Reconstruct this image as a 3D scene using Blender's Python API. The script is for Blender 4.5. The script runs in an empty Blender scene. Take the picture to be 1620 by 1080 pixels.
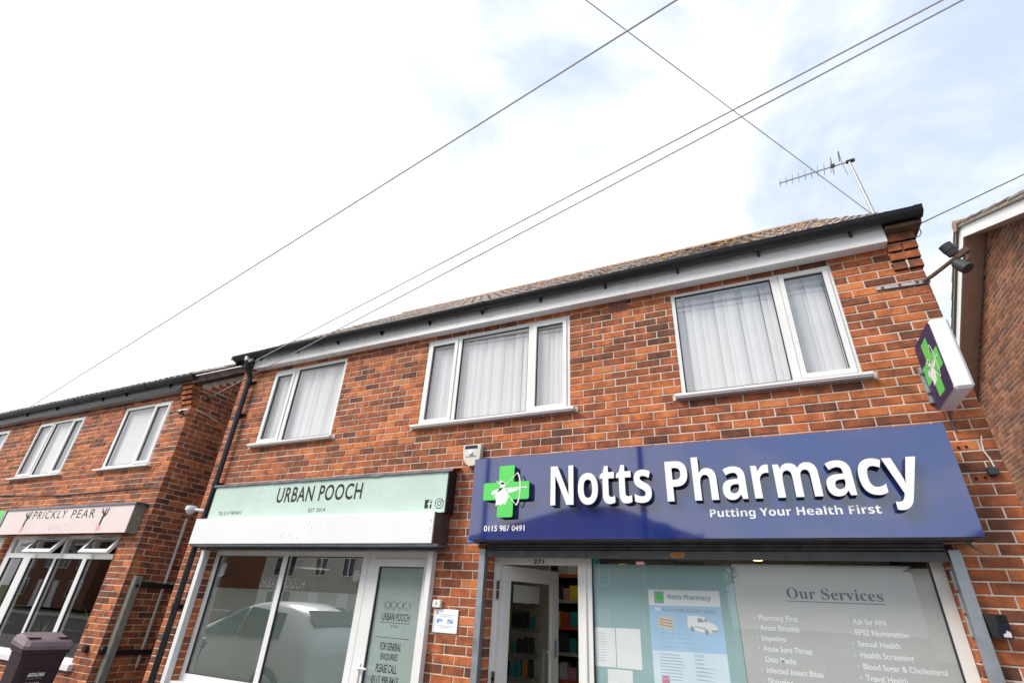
import bpy, bmesh, math, random
from mathutils import Vector, Matrix
R = math.radians
random.seed(7)
scene = bpy.context.scene
COL = scene.collection

# ------------------------------------------------------------------ camera
CAM = Vector((0.0, -4.5, 1.65))
YAW, PITCH, ROLL, FPX = -0.468482599, 0.492885498, 0.0573413635, 793.078703
fw = Vector((math.sin(YAW) * math.cos(PITCH), math.cos(YAW) * math.cos(PITCH), math.sin(PITCH)))
rt = fw.cross(Vector((0, 0, 1))).normalized()
up = rt.cross(fw)
rt2 = rt * math.cos(ROLL) + up * math.sin(ROLL)
up2 = -rt * math.sin(ROLL) + up * math.cos(ROLL)
cam_d = bpy.data.cameras.new('camera')
cam = bpy.data.objects.new('camera', cam_d)
COL.objects.link(cam)
cam.matrix_world = Matrix(((rt2.x, up2.x, -fw.x, CAM.x), (rt2.y, up2.y, -fw.y, CAM.y), (rt2.z, up2.z, -fw.z, CAM.z), (0, 0, 0, 1)))
cam_d.sensor_width = 36.0
cam_d.lens = FPX / 1620 * 36.0
cam_d.clip_start = 0.05
cam_d.clip_end = 2000
scene.camera = cam

# ------------------------------------------------------------------ light
SUN_DIR = Vector((-0.50, -0.55, 0.67)).normalized()          # towards the sun
sun_d = bpy.data.lights.new('sun', 'SUN')
sun_d.energy = 2.3
sun_d.angle = R(22)
sun_d.color = (1.0, 0.95, 0.88)
sun = bpy.data.objects.new('sun', sun_d)
COL.objects.link(sun)
sun.rotation_euler = SUN_DIR.to_track_quat('Z', 'Y').to_euler()
sun.location = (-10, -12, 20)

world = bpy.data.worlds.new('World')
scene.world = world
world.use_nodes = True
wt = world.node_tree
wt.nodes.clear()
wo = wt.nodes.new('ShaderNodeOutputWorld')
wb = wt.nodes.new('ShaderNodeBackground')
wb.inputs[1].default_value = 0.12
sky = wt.nodes.new('ShaderNodeTexSky')
sky.sky_type = 'NISHITA'
sky.sun_disc = False
sky.sun_elevation = math.asin(SUN_DIR.z)
sky.sun_rotation = math.atan2(SUN_DIR.x, SUN_DIR.y)
sky.air_density = 1.0
sky.dust_density = 0.6
tc = wt.nodes.new('ShaderNodeTexCoord')
# thin cloud deck: noise on the view direction projected on a plane overhead
sep = wt.nodes.new('ShaderNodeSeparateXYZ')
wt.links.new(tc.outputs['Generated'], sep.inputs[0])
zadd = wt.nodes.new('ShaderNodeMath'); zadd.operation = 'ADD'; zadd.inputs[1].default_value = 0.28
zabs = wt.nodes.new('ShaderNodeMath'); zabs.operation = 'ABSOLUTE'
wt.links.new(sep.outputs[2], zabs.inputs[0]); wt.links.new(zabs.outputs[0], zadd.inputs[0])
dx = wt.nodes.new('ShaderNodeMath'); dx.operation = 'DIVIDE'
dy = wt.nodes.new('ShaderNodeMath'); dy.operation = 'DIVIDE'
wt.links.new(sep.outputs[0], dx.inputs[0]); wt.links.new(zadd.outputs[0], dx.inputs[1])
wt.links.new(sep.outputs[1], dy.inputs[0]); wt.links.new(zadd.outputs[0], dy.inputs[1])
comb = wt.nodes.new('ShaderNodeCombineXYZ')
wt.links.new(dx.outputs[0], comb.inputs[0]); wt.links.new(dy.outputs[0], comb.inputs[1])
mp = wt.nodes.new('ShaderNodeMapping')
mp.inputs['Location'].default_value = (3.4, 1.9, 0.0)
wt.links.new(comb.outputs[0], mp.inputs[0])
n1 = wt.nodes.new('ShaderNodeTexNoise')
n1.inputs['Scale'].default_value = 2.8
n1.inputs['Detail'].default_value = 7.0
n1.inputs['Roughness'].default_value = 0.55
n1.inputs['Distortion'].default_value = 0.3
wt.links.new(mp.outputs[0], n1.inputs['Vector'])
# the bank of cloud is thicker towards the west (-x): a slow drift of cover across the whole sky
drift = wt.nodes.new('ShaderNodeMapRange')
drift.inputs['From Min'].default_value = -0.62; drift.inputs['From Max'].default_value = 0.20
drift.inputs['To Min'].default_value = 0.31; drift.inputs['To Max'].default_value = 0.0
wt.links.new(sep.outputs[0], drift.inputs[0])
cadd = wt.nodes.new('ShaderNodeMath'); cadd.operation = 'ADD'
wt.links.new(n1.outputs[0], cadd.inputs[0]); wt.links.new(drift.outputs[0], cadd.inputs[1])
cm = wt.nodes.new('ShaderNodeMapRange')
cm.interpolation_type = 'SMOOTHSTEP'
cm.inputs['From Min'].default_value = 0.40; cm.inputs['From Max'].default_value = 0.74
cm.inputs['To Min'].default_value = 0.0; cm.inputs['To Max'].default_value = 1.0
wt.links.new(cadd.outputs[0], cm.inputs[0])
mixw = wt.nodes.new('ShaderNodeMix'); mixw.data_type = 'RGBA'
mixw.inputs['B'].default_value = (7.5, 7.55, 7.65, 1)
wt.links.new(cm.outputs[0], mixw.inputs['Factor'])
haze_mix = wt.nodes.new('ShaderNodeMix'); haze_mix.data_type = 'RGBA'      # thin bright haze in front of the blue
haze_mix.inputs['Factor'].default_value = 0.56
haze_mix.inputs['B'].default_value = (6.3, 7.1, 8.2, 1)
wt.links.new(sky.outputs[0], haze_mix.inputs['A'])
wt.links.new(haze_mix.outputs['Result'], mixw.inputs['A'])
wt.links.new(mixw.outputs['Result'], wb.inputs[0])
wt.links.new(wb.outputs[0], wo.inputs[0])

vs = scene.view_settings
vs.view_transform = 'Standard'
vs.look = 'None'
vs.exposure = 0.55
vs.gamma = 1.0
vs.use_curve_mapping = False
scene.cycles.max_bounces = 8
scene.cycles.transparent_max_bounces = 12
scene.cycles.caustics_reflective = False
scene.cycles.caustics_refractive = False

# ------------------------------------------------------------------ materials
MAT = {}
def nodes_of(m):
    m.use_nodes = True
    return m.node_tree, m.node_tree.nodes['Principled BSDF']
def mat(name, col, rough=0.6, metal=0.0, var=0.08, scale=6.0, bump=0.0, bscale=40.0, ior=1.45, dirt=0.0, stretch=(1, 1, 1), coat=0.0):
    m = bpy.data.materials.new(name)
    nt, b = nodes_of(m)
    b.inputs['Roughness'].default_value = rough
    b.inputs['Metallic'].default_value = metal
    b.inputs['IOR'].default_value = ior
    b.inputs['Coat Weight'].default_value = coat
    g = nt.nodes.new('ShaderNodeNewGeometry')
    mpn = nt.nodes.new('ShaderNodeMapping'); mpn.inputs['Scale'].default_value = stretch
    nt.links.new(g.outputs['Position'], mpn.inputs[0])
    n = nt.nodes.new('ShaderNodeTexNoise')
    n.inputs['Scale'].default_value = scale; n.inputs['Detail'].default_value = 6
    nt.links.new(mpn.outputs[0], n.inputs['Vector'])
    mr = nt.nodes.new('ShaderNodeMapRange')
    mr.inputs['From Min'].default_value = 0.3; mr.inputs['From Max'].default_value = 0.7
    mr.inputs['To Min'].default_value = 1 - var; mr.inputs['To Max'].default_value = 1 + var
    nt.links.new(n.outputs[0], mr.inputs[0])
    mul = nt.nodes.new('ShaderNodeVectorMath'); mul.operation = 'SCALE'
    mul.inputs[0].default_value = col[:3]
    nt.links.new(mr.outputs[0], mul.inputs['Scale'])
    out = mul.outputs[0]
    if dirt > 0:
        n2 = nt.nodes.new('ShaderNodeTexNoise')
        n2.inputs['Scale'].default_value = scale * 3.1; n2.inputs['Detail'].default_value = 8; n2.inputs['Roughness'].default_value = 0.7
        nt.links.new(mpn.outputs[0], n2.inputs['Vector'])
        r2 = nt.nodes.new('ShaderNodeMapRange')
        r2.inputs['From Min'].default_value = 0.55; r2.inputs['From Max'].default_value = 0.72
        r2.inputs['To Max'].default_value = dirt
        nt.links.new(n2.outputs[0], r2.inputs[0])
        mx = nt.nodes.new('ShaderNodeMix'); mx.data_type = 'RGBA'
        nt.links.new(r2.outputs[0], mx.inputs['Factor'])
        nt.links.new(out, mx.inputs['A'])
        mx.inputs['B'].default_value = (0.16, 0.14, 0.11, 1)
        out = mx.outputs['Result']
    nt.links.new(out, b.inputs['Base Color'])
    rr = nt.nodes.new('ShaderNodeMapRange')
    rr.inputs['To Min'].default_value = max(0.02, rough * 0.85); rr.inputs['To Max'].default_value = min(1, rough * 1.15)
    nt.links.new(n.outputs[0], rr.inputs[0]); nt.links.new(rr.outputs[0], b.inputs['Roughness'])
    if bump > 0:
        nb = nt.nodes.new('ShaderNodeTexNoise'); nb.inputs['Scale'].default_value = bscale; nb.inputs['Detail'].default_value = 6
        nt.links.new(g.outputs['Position'], nb.inputs['Vector'])
        bp = nt.nodes.new('ShaderNodeBump'); bp.inputs['Strength'].default_value = bump; bp.inputs['Distance'].default_value = 0.01
        nt.links.new(nb.outputs[0], bp.inputs['Height']); nt.links.new(bp.outputs[0], b.inputs['Normal'])
    MAT[name] = m
    return m

def brick_mat(name, stops, sat=1.0):
    """Colour per brick from the mesh attribute 'tone'; blotches and burnt ends by noise in place."""
    m = bpy.data.materials.new(name)
    nt, b = nodes_of(m)
    at = nt.nodes.new('ShaderNodeAttribute'); at.attribute_name = 'tone'
    oi = nt.nodes.new('ShaderNodeObjectInfo')
    g = nt.nodes.new('ShaderNodeNewGeometry')
    n = nt.nodes.new('ShaderNodeTexNoise'); n.inputs['Scale'].default_value = 8.0; n.inputs['Detail'].default_value = 4; n.inputs['Roughness'].default_value = 0.6
    nt.links.new(g.outputs['Position'], n.inputs['Vector'])
    ms = nt.nodes.new('ShaderNodeMath'); ms.operation = 'MULTIPLY_ADD'; ms.inputs[1].default_value = 1.5; ms.inputs[2].default_value = -0.75
    nt.links.new(n.outputs[0], ms.inputs[0])
    ad = nt.nodes.new('ShaderNodeMath'); ad.operation = 'ADD'; ad.use_clamp = True
    nt.links.new(at.outputs['Fac'], ad.inputs[0]); nt.links.new(ms.outputs[0], ad.inputs[1])
    cr = nt.nodes.new('ShaderNodeValToRGB')
    el = cr.color_ramp.elements
    el[0].position = stops[0][0]; el[0].color = (*stops[0][1], 1)
    el[1].position = stops[-1][0]; el[1].color = (*stops[-1][1], 1)
    for p, c in stops[1:-1]:
        e = el.new(p); e.color = (*c, 1)
    nt.links.new(ad.outputs[0], cr.inputs[0])
    # fine sand speckle
    n3 = nt.nodes.new('ShaderNodeTexNoise'); n3.inputs['Scale'].default_value = 120; n3.inputs['Detail'].default_value = 4
    nt.links.new(g.outputs['Position'], n3.inputs['Vector'])
    r3 = nt.nodes.new('ShaderNodeMapRange'); r3.inputs['From Min'].default_value = 0.3; r3.inputs['From Max'].default_value = 0.7
    r3.inputs['To Min'].default_value = 0.78; r3.inputs['To Max'].default_value = 1.22
    nt.links.new(n3.outputs[0], r3.inputs[0])
    sc = nt.nodes.new('ShaderNodeVectorMath'); sc.operation = 'SCALE'
    nt.links.new(cr.outputs[0], sc.inputs[0]); nt.links.new(r3.outputs[0], sc.inputs['Scale'])
    # grime / efflorescence in large soft patches
    n4 = nt.nodes.new('ShaderNodeTexNoise'); n4.inputs['Scale'].default_value = 1.7; n4.inputs['Detail'].default_value = 6
    nt.links.new(g.outputs['Position'], n4.inputs['Vector'])
    r4 = nt.nodes.new('ShaderNodeMapRange'); r4.inputs['From Min'].default_value = 0.42; r4.inputs['From Max'].default_value = 0.75
    r4.inputs['To Max'].default_value = 0.30
    nt.links.new(n4.outputs[0], r4.inputs[0])
    mx = nt.nodes.new('ShaderNodeMix'); mx.data_type = 'RGBA'
    nt.links.new(r4.outputs[0], mx.inputs['Factor']); nt.links.new(sc.outputs[0], mx.inputs['A'])
    mx.inputs['B'].default_value = (0.16, 0.07, 0.04, 1)
    # long soft rain streaks down the wall
    mps = nt.nodes.new('ShaderNodeMapping'); mps.inputs['Scale'].default_value = (5.0, 5.0, 0.55)
    nt.links.new(g.outputs['Position'], mps.inputs[0])
    n6 = nt.nodes.new('ShaderNodeTexNoise'); n6.inputs['Scale'].default_value = 1.0; n6.inputs['Detail'].default_value = 5
    nt.links.new(mps.outputs[0], n6.inputs['Vector'])
    r6 = nt.nodes.new('ShaderNodeMapRange'); r6.inputs['From Min'].default_value = 0.5; r6.inputs['From Max'].default_value = 0.75; r6.inputs['To Max'].default_value = 0.38
    nt.links.new(n6.outputs[0], r6.inputs[0])
    mx6 = nt.nodes.new('ShaderNodeMix'); mx6.data_type = 'RGBA'
    nt.links.new(r6.outputs[0], mx6.inputs['Factor']); nt.links.new(mx.outputs['Result'], mx6.inputs['A'])
    mx6.inputs['B'].default_value = (0.13, 0.065, 0.042, 1)
    nt.links.new(mx6.outputs['Result'], b.inputs['Base Color'])
    b.inputs['Roughness'].default_value = 0.85
    bp = nt.nodes.new('ShaderNodeBump'); bp.inputs['Strength'].default_value = 0.45; bp.inputs['Distance'].default_value = 0.006
    n5 = nt.nodes.new('ShaderNodeTexNoise'); n5.inputs['Scale'].default_value = 60; n5.inputs['Detail'].default_value = 8
    nt.links.new(g.outputs['Position'], n5.inputs['Vector'])
    nt.links.new(n5.outputs[0], bp.inputs['Height']); nt.links.new(bp.outputs[0], b.inputs['Normal'])
    MAT[name] = m
    return m

def glass_mat(name, tint=(0.96, 0.98, 0.975), f0=0.06, rough=0.0):
    m = bpy.data.materials.new(name)
    m.use_nodes = True
    nt = m.node_tree; nt.nodes.clear()
    o = nt.nodes.new('ShaderNodeOutputMaterial')
    tr = nt.nodes.new('ShaderNodeBsdfTransparent'); tr.inputs[0].default_value = (*tint, 1)
    gl = nt.nodes.new('ShaderNodeBsdfGlossy'); gl.inputs['Roughness'].default_value = rough
    lw_ = nt.nodes.new('ShaderNodeLayerWeight'); lw_.inputs['Blend'].default_value = 0.5
    pw = nt.nodes.new('ShaderNodeMath'); pw.operation = 'POWER'; pw.inputs[1].default_value = 5.0
    nt.links.new(lw_.outputs['Facing'], pw.inputs[0])
    mu = nt.nodes.new('ShaderNodeMath'); mu.operation = 'MULTIPLY_ADD'; mu.use_clamp = True
    mu.inputs[1].default_value = 1.0 - f0; mu.inputs[2].default_value = f0
    nt.links.new(pw.outputs[0], mu.inputs[0])
    g = nt.nodes.new('ShaderNodeNewGeometry')
    n = nt.nodes.new('ShaderNodeTexNoise'); n.inputs['Scale'].default_value = 1.6; n.inputs['Detail'].default_value = 1
    nt.links.new(g.outputs['Position'], n.inputs['Vector'])
    bp = nt.nodes.new('ShaderNodeBump'); bp.inputs['Strength'].default_value = 0.02; bp.inputs['Distance'].default_value = 0.05
    nt.links.new(n.outputs[0], bp.inputs['Height']); nt.links.new(bp.outputs[0], gl.inputs['Normal'])
    mx = nt.nodes.new('ShaderNodeMixShader')
    nt.links.new(mu.outputs[0], mx.inputs[0]); nt.links.new(tr.outputs[0], mx.inputs[1]); nt.links.new(gl.outputs[0], mx.inputs[2])
    nt.links.new(mx.outputs[0], o.inputs[0])
    MAT[name] = m
    return m

def emis_mat(name, col, s):
    m = bpy.data.materials.new(name)
    nt, b = nodes_of(m)
    b.inputs['Base Color'].default_value = (*col, 1)
    b.inputs['Emission Color'].default_value = (*col, 1)
    b.inputs['Emission Strength'].default_value = s
    MAT[name] = m

def frost_mat(name, col, trans=0.25):
    m = bpy.data.materials.new(name)
    m.use_nodes = True
    nt = m.node_tree; nt.nodes.clear()
    o = nt.nodes.new('ShaderNodeOutputMaterial')
    d = nt.nodes.new('ShaderNodeBsdfDiffuse')
    t = nt.nodes.new('ShaderNodeBsdfTranslucent')
    g = nt.nodes.new('ShaderNodeNewGeometry')
    n = nt.nodes.new('ShaderNodeTexNoise'); n.inputs['Scale'].default_value = 1.2; n.inputs['Detail'].default_value = 3
    nt.links.new(g.outputs['Position'], n.inputs['Vector'])
    r = nt.nodes.new('ShaderNodeMapRange'); r.inputs['To Min'].default_value = 0.88; r.inputs['To Max'].default_value = 1.1
    nt.links.new(n.outputs[0], r.inputs[0])
    s = nt.nodes.new('ShaderNodeVectorMath'); s.operation = 'SCALE'; s.inputs[0].default_value = col
    nt.links.new(r.outputs[0], s.inputs['Scale'])
    nt.links.new(s.outputs[0], d.inputs[0]); nt.links.new(s.outputs[0], t.inputs[0])
    mx = nt.nodes.new('ShaderNodeMixShader'); mx.inputs[0].default_value = trans
    nt.links.new(d.outputs[0], mx.inputs[1]); nt.links.new(t.outputs[0], mx.inputs[2])
    nt.links.new(mx.outputs[0], o.inputs[0])
    MAT[name] = m

RED = [(0.0, (0.085, 0.036, 0.020)), (0.20, (0.155, 0.052, 0.025)), (0.42, (0.29, 0.082, 0.030)), (0.66, (0.48, 0.130, 0.040)), (0.90, (0.66, 0.200, 0.058)), (1.0, (0.60, 0.23, 0.09))]
brick_mat('brick_red', RED)
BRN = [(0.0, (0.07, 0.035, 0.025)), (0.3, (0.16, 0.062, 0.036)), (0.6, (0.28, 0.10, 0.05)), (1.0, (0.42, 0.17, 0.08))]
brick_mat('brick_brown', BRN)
mat('mortar', (0.72, 0.595, 0.495), 0.95, var=0.18, scale=9, bump=0.5, bscale=90, dirt=0.45)
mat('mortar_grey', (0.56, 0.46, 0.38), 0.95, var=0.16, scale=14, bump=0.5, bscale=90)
mat('upvc', (0.80, 0.80, 0.79), 0.30, var=0.035, scale=5, dirt=0.10)
mat('upvc_old', (0.79, 0.78, 0.755), 0.38, var=0.03, scale=3, dirt=0.07)
mat('gasket', (0.03, 0.03, 0.032), 0.6)
mat('fascia_white', (0.82, 0.82, 0.82), 0.28, var=0.03, scale=1.5, dirt=0.09, stretch=(4, 1, 0.7))
mat('gutter_black', (0.014, 0.016, 0.020), 0.32, var=0.3, scale=8, dirt=0.05)
mat('steel', (0.36, 0.39, 0.42), 0.42, metal=0.75, var=0.15, scale=9, dirt=0.12)
mat('steel_dark', (0.11, 0.115, 0.12), 0.5, metal=0.4, var=0.25, scale=10, dirt=0.2)
mat('galv', (0.45, 0.47, 0.48), 0.45, metal=0.6, var=0.15, scale=20)
mat('lead', (0.22, 0.23, 0.26), 0.45, metal=0.3, var=0.25, scale=9, bump=0.6, bscale=14)
mat('rust_brown', (0.10, 0.055, 0.035), 0.8, var=0.3, scale=30, dirt=0.2)
mat('navy_acrylic', (0.008, 0.025, 0.17), 0.045, var=0.12, scale=3, ior=2.2, stretch=(6, 1, 0.6))
mat('navy_side', (0.010, 0.012, 0.035), 0.35)
mat('navy_print', (0.016, 0.016, 0.085), 0.4)
mat('blue_plastic', (0.06, 0.24, 0.80), 0.35)
mat('letter_white', (0.84, 0.84, 0.86), 0.35, var=0.02)
mat('cross_green', (0.11, 0.66, 0.12), 0.32, var=0.04)
mat('vinyl_white', (0.90, 0.90, 0.90), 0.5, var=0.02)
mat('mint', (0.52, 0.66, 0.58), 0.38, var=0.05, scale=2.5, dirt=0.06)
mat('black_print', (0.012, 0.012, 0.014), 0.45)
mat('pink_panel', (0.80, 0.67, 0.645), 0.38, var=0.05, scale=2, dirt=0.08)
mat('pink_pot', (0.80, 0.36, 0.46), 0.45)
mat('grey_print', (0.30, 0.30, 0.31), 0.5)
mat('pale_print', (0.62, 0.55, 0.54), 0.5)
mat('shutter_white', (0.82, 0.82, 0.82), 0.34, var=0.03, scale=1.5)
mat('wood_brown', (0.10, 0.060, 0.038), 0.7, var=0.3, scale=16, dirt=0.2)
mat('post_wood', (0.24, 0.225, 0.19), 0.85, var=0.3, scale=12, bump=0.5, bscale=30, stretch=(6, 6, 1))
mat('white_plastic', (0.78, 0.77, 0.74), 0.4, var=0.05, dirt=0.10)
mat('cream_plastic', (0.66, 0.63, 0.55), 0.5, var=0.08, scale=12, dirt=0.25)
mat('dark_plastic', (0.016, 0.016, 0.018), 0.42, var=0.2)
mat('grey_plastic', (0.035, 0.040, 0.045), 0.6, var=0.2, scale=20)
mat('solar', (0.01, 0.014, 0.03), 0.12)
mat('cable_grey', (0.46, 0.45, 0.50), 0.6)
mat('cable_dark', (0.09, 0.09, 0.10), 0.6)
mat('alu', (0.42, 0.40, 0.40), 0.4, metal=0.6, var=0.2, scale=30)
frost_mat('blind', (0.95, 0.952, 0.96), 0.08)
mat('room', (0.70, 0.68, 0.65), 0.9)
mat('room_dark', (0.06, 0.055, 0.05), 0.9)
mat('cream_wall', (0.52, 0.49, 0.40), 0.8, var=0.06)
mat('ceiling', (0.6, 0.6, 0.58), 0.9)
mat('paper', (0.84, 0.86, 0.86), 0.6, var=0.02)
mat('poster_blue', (0.42, 0.62, 0.84), 0.5, var=0.04)
mat('poster_pale', (0.70, 0.81, 0.90), 0.5, var=0.03)
mat('poster_grey', (0.34, 0.40, 0.46), 0.6)
mat('poster_line', (0.46, 0.54, 0.62), 0.6)
mat('panel_grey', (0.50, 0.50, 0.495), 0.5, var=0.03, scale=1.5)
mat('bin_plastic', (0.034, 0.016, 0.024), 0.45, var=0.15, scale=10, bump=0.2, bscale=120)
mat('bin_lid', (0.20, 0.15, 0.17), 0.40, var=0.15, scale=10, bump=0.2, bscale=120)
mat('tile_brown', (0.30, 0.20, 0.165), 0.85, var=0.35, scale=5, bump=0.6, bscale=50, dirt=0.5)
mat('tile_dark', (0.16, 0.10, 0.08), 0.85, var=0.35, scale=5, bump=0.6, bscale=50, dirt=0.4)
mat('lichen', (0.46, 0.27, 0.06), 0.95, var=0.4, scale=25)
mat('ridge_clay', (0.36, 0.25, 0.19), 0.85, var=0.3, scale=9, bump=0.5, dirt=0.3)
mat('vent_red', (0.25, 0.075, 0.055), 0.8, var=0.2, scale=20)
mat('hole', (0.004, 0.004, 0.004), 1.0)
mat('render_brown', (0.52, 0.42, 0.37), 0.6, var=0.08)
mat('verge_grey', (0.15, 0.145, 0.12), 0.8, var=0.25, scale=9)
mat('verge_mortar', (0.46, 0.37, 0.29), 0.95, var=0.2, scale=20, bump=0.6)
mat('asphalt', (0.05, 0.05, 0.052), 0.9, var=0.25, scale=3, bump=0.6, bscale=120)
mat('paving', (0.22, 0.21, 0.20), 0.9, var=0.2, scale=3, bump=0.4, bscale=60)
mat('kerb', (0.36, 0.35, 0.33), 0.9, var=0.15)
mat('road_paint', (0.75, 0.75, 0.72), 0.7, var=0.1)
mat('earth', (0.12, 0.14, 0.06), 1.0, var=0.3)
mat('opp_brick', (0.24, 0.10, 0.065), 0.9, var=0.25, scale=5)
mat('opp_render', (0.62, 0.58, 0.50), 0.9, var=0.08)
mat('opp_roof', (0.10, 0.065, 0.055), 0.9, var=0.25, scale=4)
mat('car_white', (0.78, 0.79, 0.80), 0.25, var=0.01, coat=0.6)
mat('car_blue', (0.05, 0.08, 0.30), 0.25, var=0.02, coat=0.6)
mat('car_silver', (0.42, 0.44, 0.46), 0.3, metal=0.4, var=0.02, coat=0.6)
mat('car_glass', (0.015, 0.018, 0.020), 0.05, ior=1.6)
mat('tyre', (0.012, 0.012, 0.012), 0.85)
mat('rim', (0.40, 0.40, 0.42), 0.35, metal=0.7)
mat('lamp_lens', (0.55, 0.57, 0.60), 0.1)
mat('red_lens', (0.35, 0.01, 0.01), 0.2)
mat('bark', (0.075, 0.055, 0.040), 0.95, var=0.3, scale=12, bump=0.6)
mat('leaf', (0.055, 0.10, 0.026), 0.7, var=0.45, scale=3)
mat('leaf_pale', (0.09, 0.16, 0.035), 0.7, var=0.4, scale=3)  # paler leaf green, for every other crown leaf and the house plants
mat('terracotta', (0.34, 0.13, 0.07), 0.8, var=0.15)
mat('pole_wood', (0.09, 0.07, 0.055), 0.9, var=0.3, scale=8)
for nme, c in (('pack_teal', (0.02, 0.26, 0.27)), ('pack_yellow', (0.66, 0.52, 0.03)), ('pack_red', (0.42, 0.06, 0.03)), ('pack_pink', (0.62, 0.26, 0.34)),
               ('pack_white', (0.62, 0.62, 0.58)), ('pack_dark', (0.03, 0.035, 0.045)), ('pack_orange', (0.52, 0.20, 0.04)), ('shelf_grey', (0.36, 0.35, 0.32))):
    mat(nme, c, 0.45, var=0.1, scale=20)
glass_mat('glass', f0=0.17)
glass_mat('glass_mint', f0=0.38)
glass_mat('glass_pharmacy', f0=0.08)
glass_mat('glass_upper', tint=(0.998, 0.998, 1.0), f0=0.21)
frost_mat('frost_grey', (0.24, 0.30, 0.27), 0.1)
frost_mat('frost_door', (0.46, 0.54, 0.51), 0.15)
frost_mat('frost_teal', (0.44, 0.62, 0.63), 0.2)
emis_mat('lamp_warm', (1.0, 0.62, 0.22), 6.0)
emis_mat('lamp_white', (1.0, 0.95, 0.86), 8.0)

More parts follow.
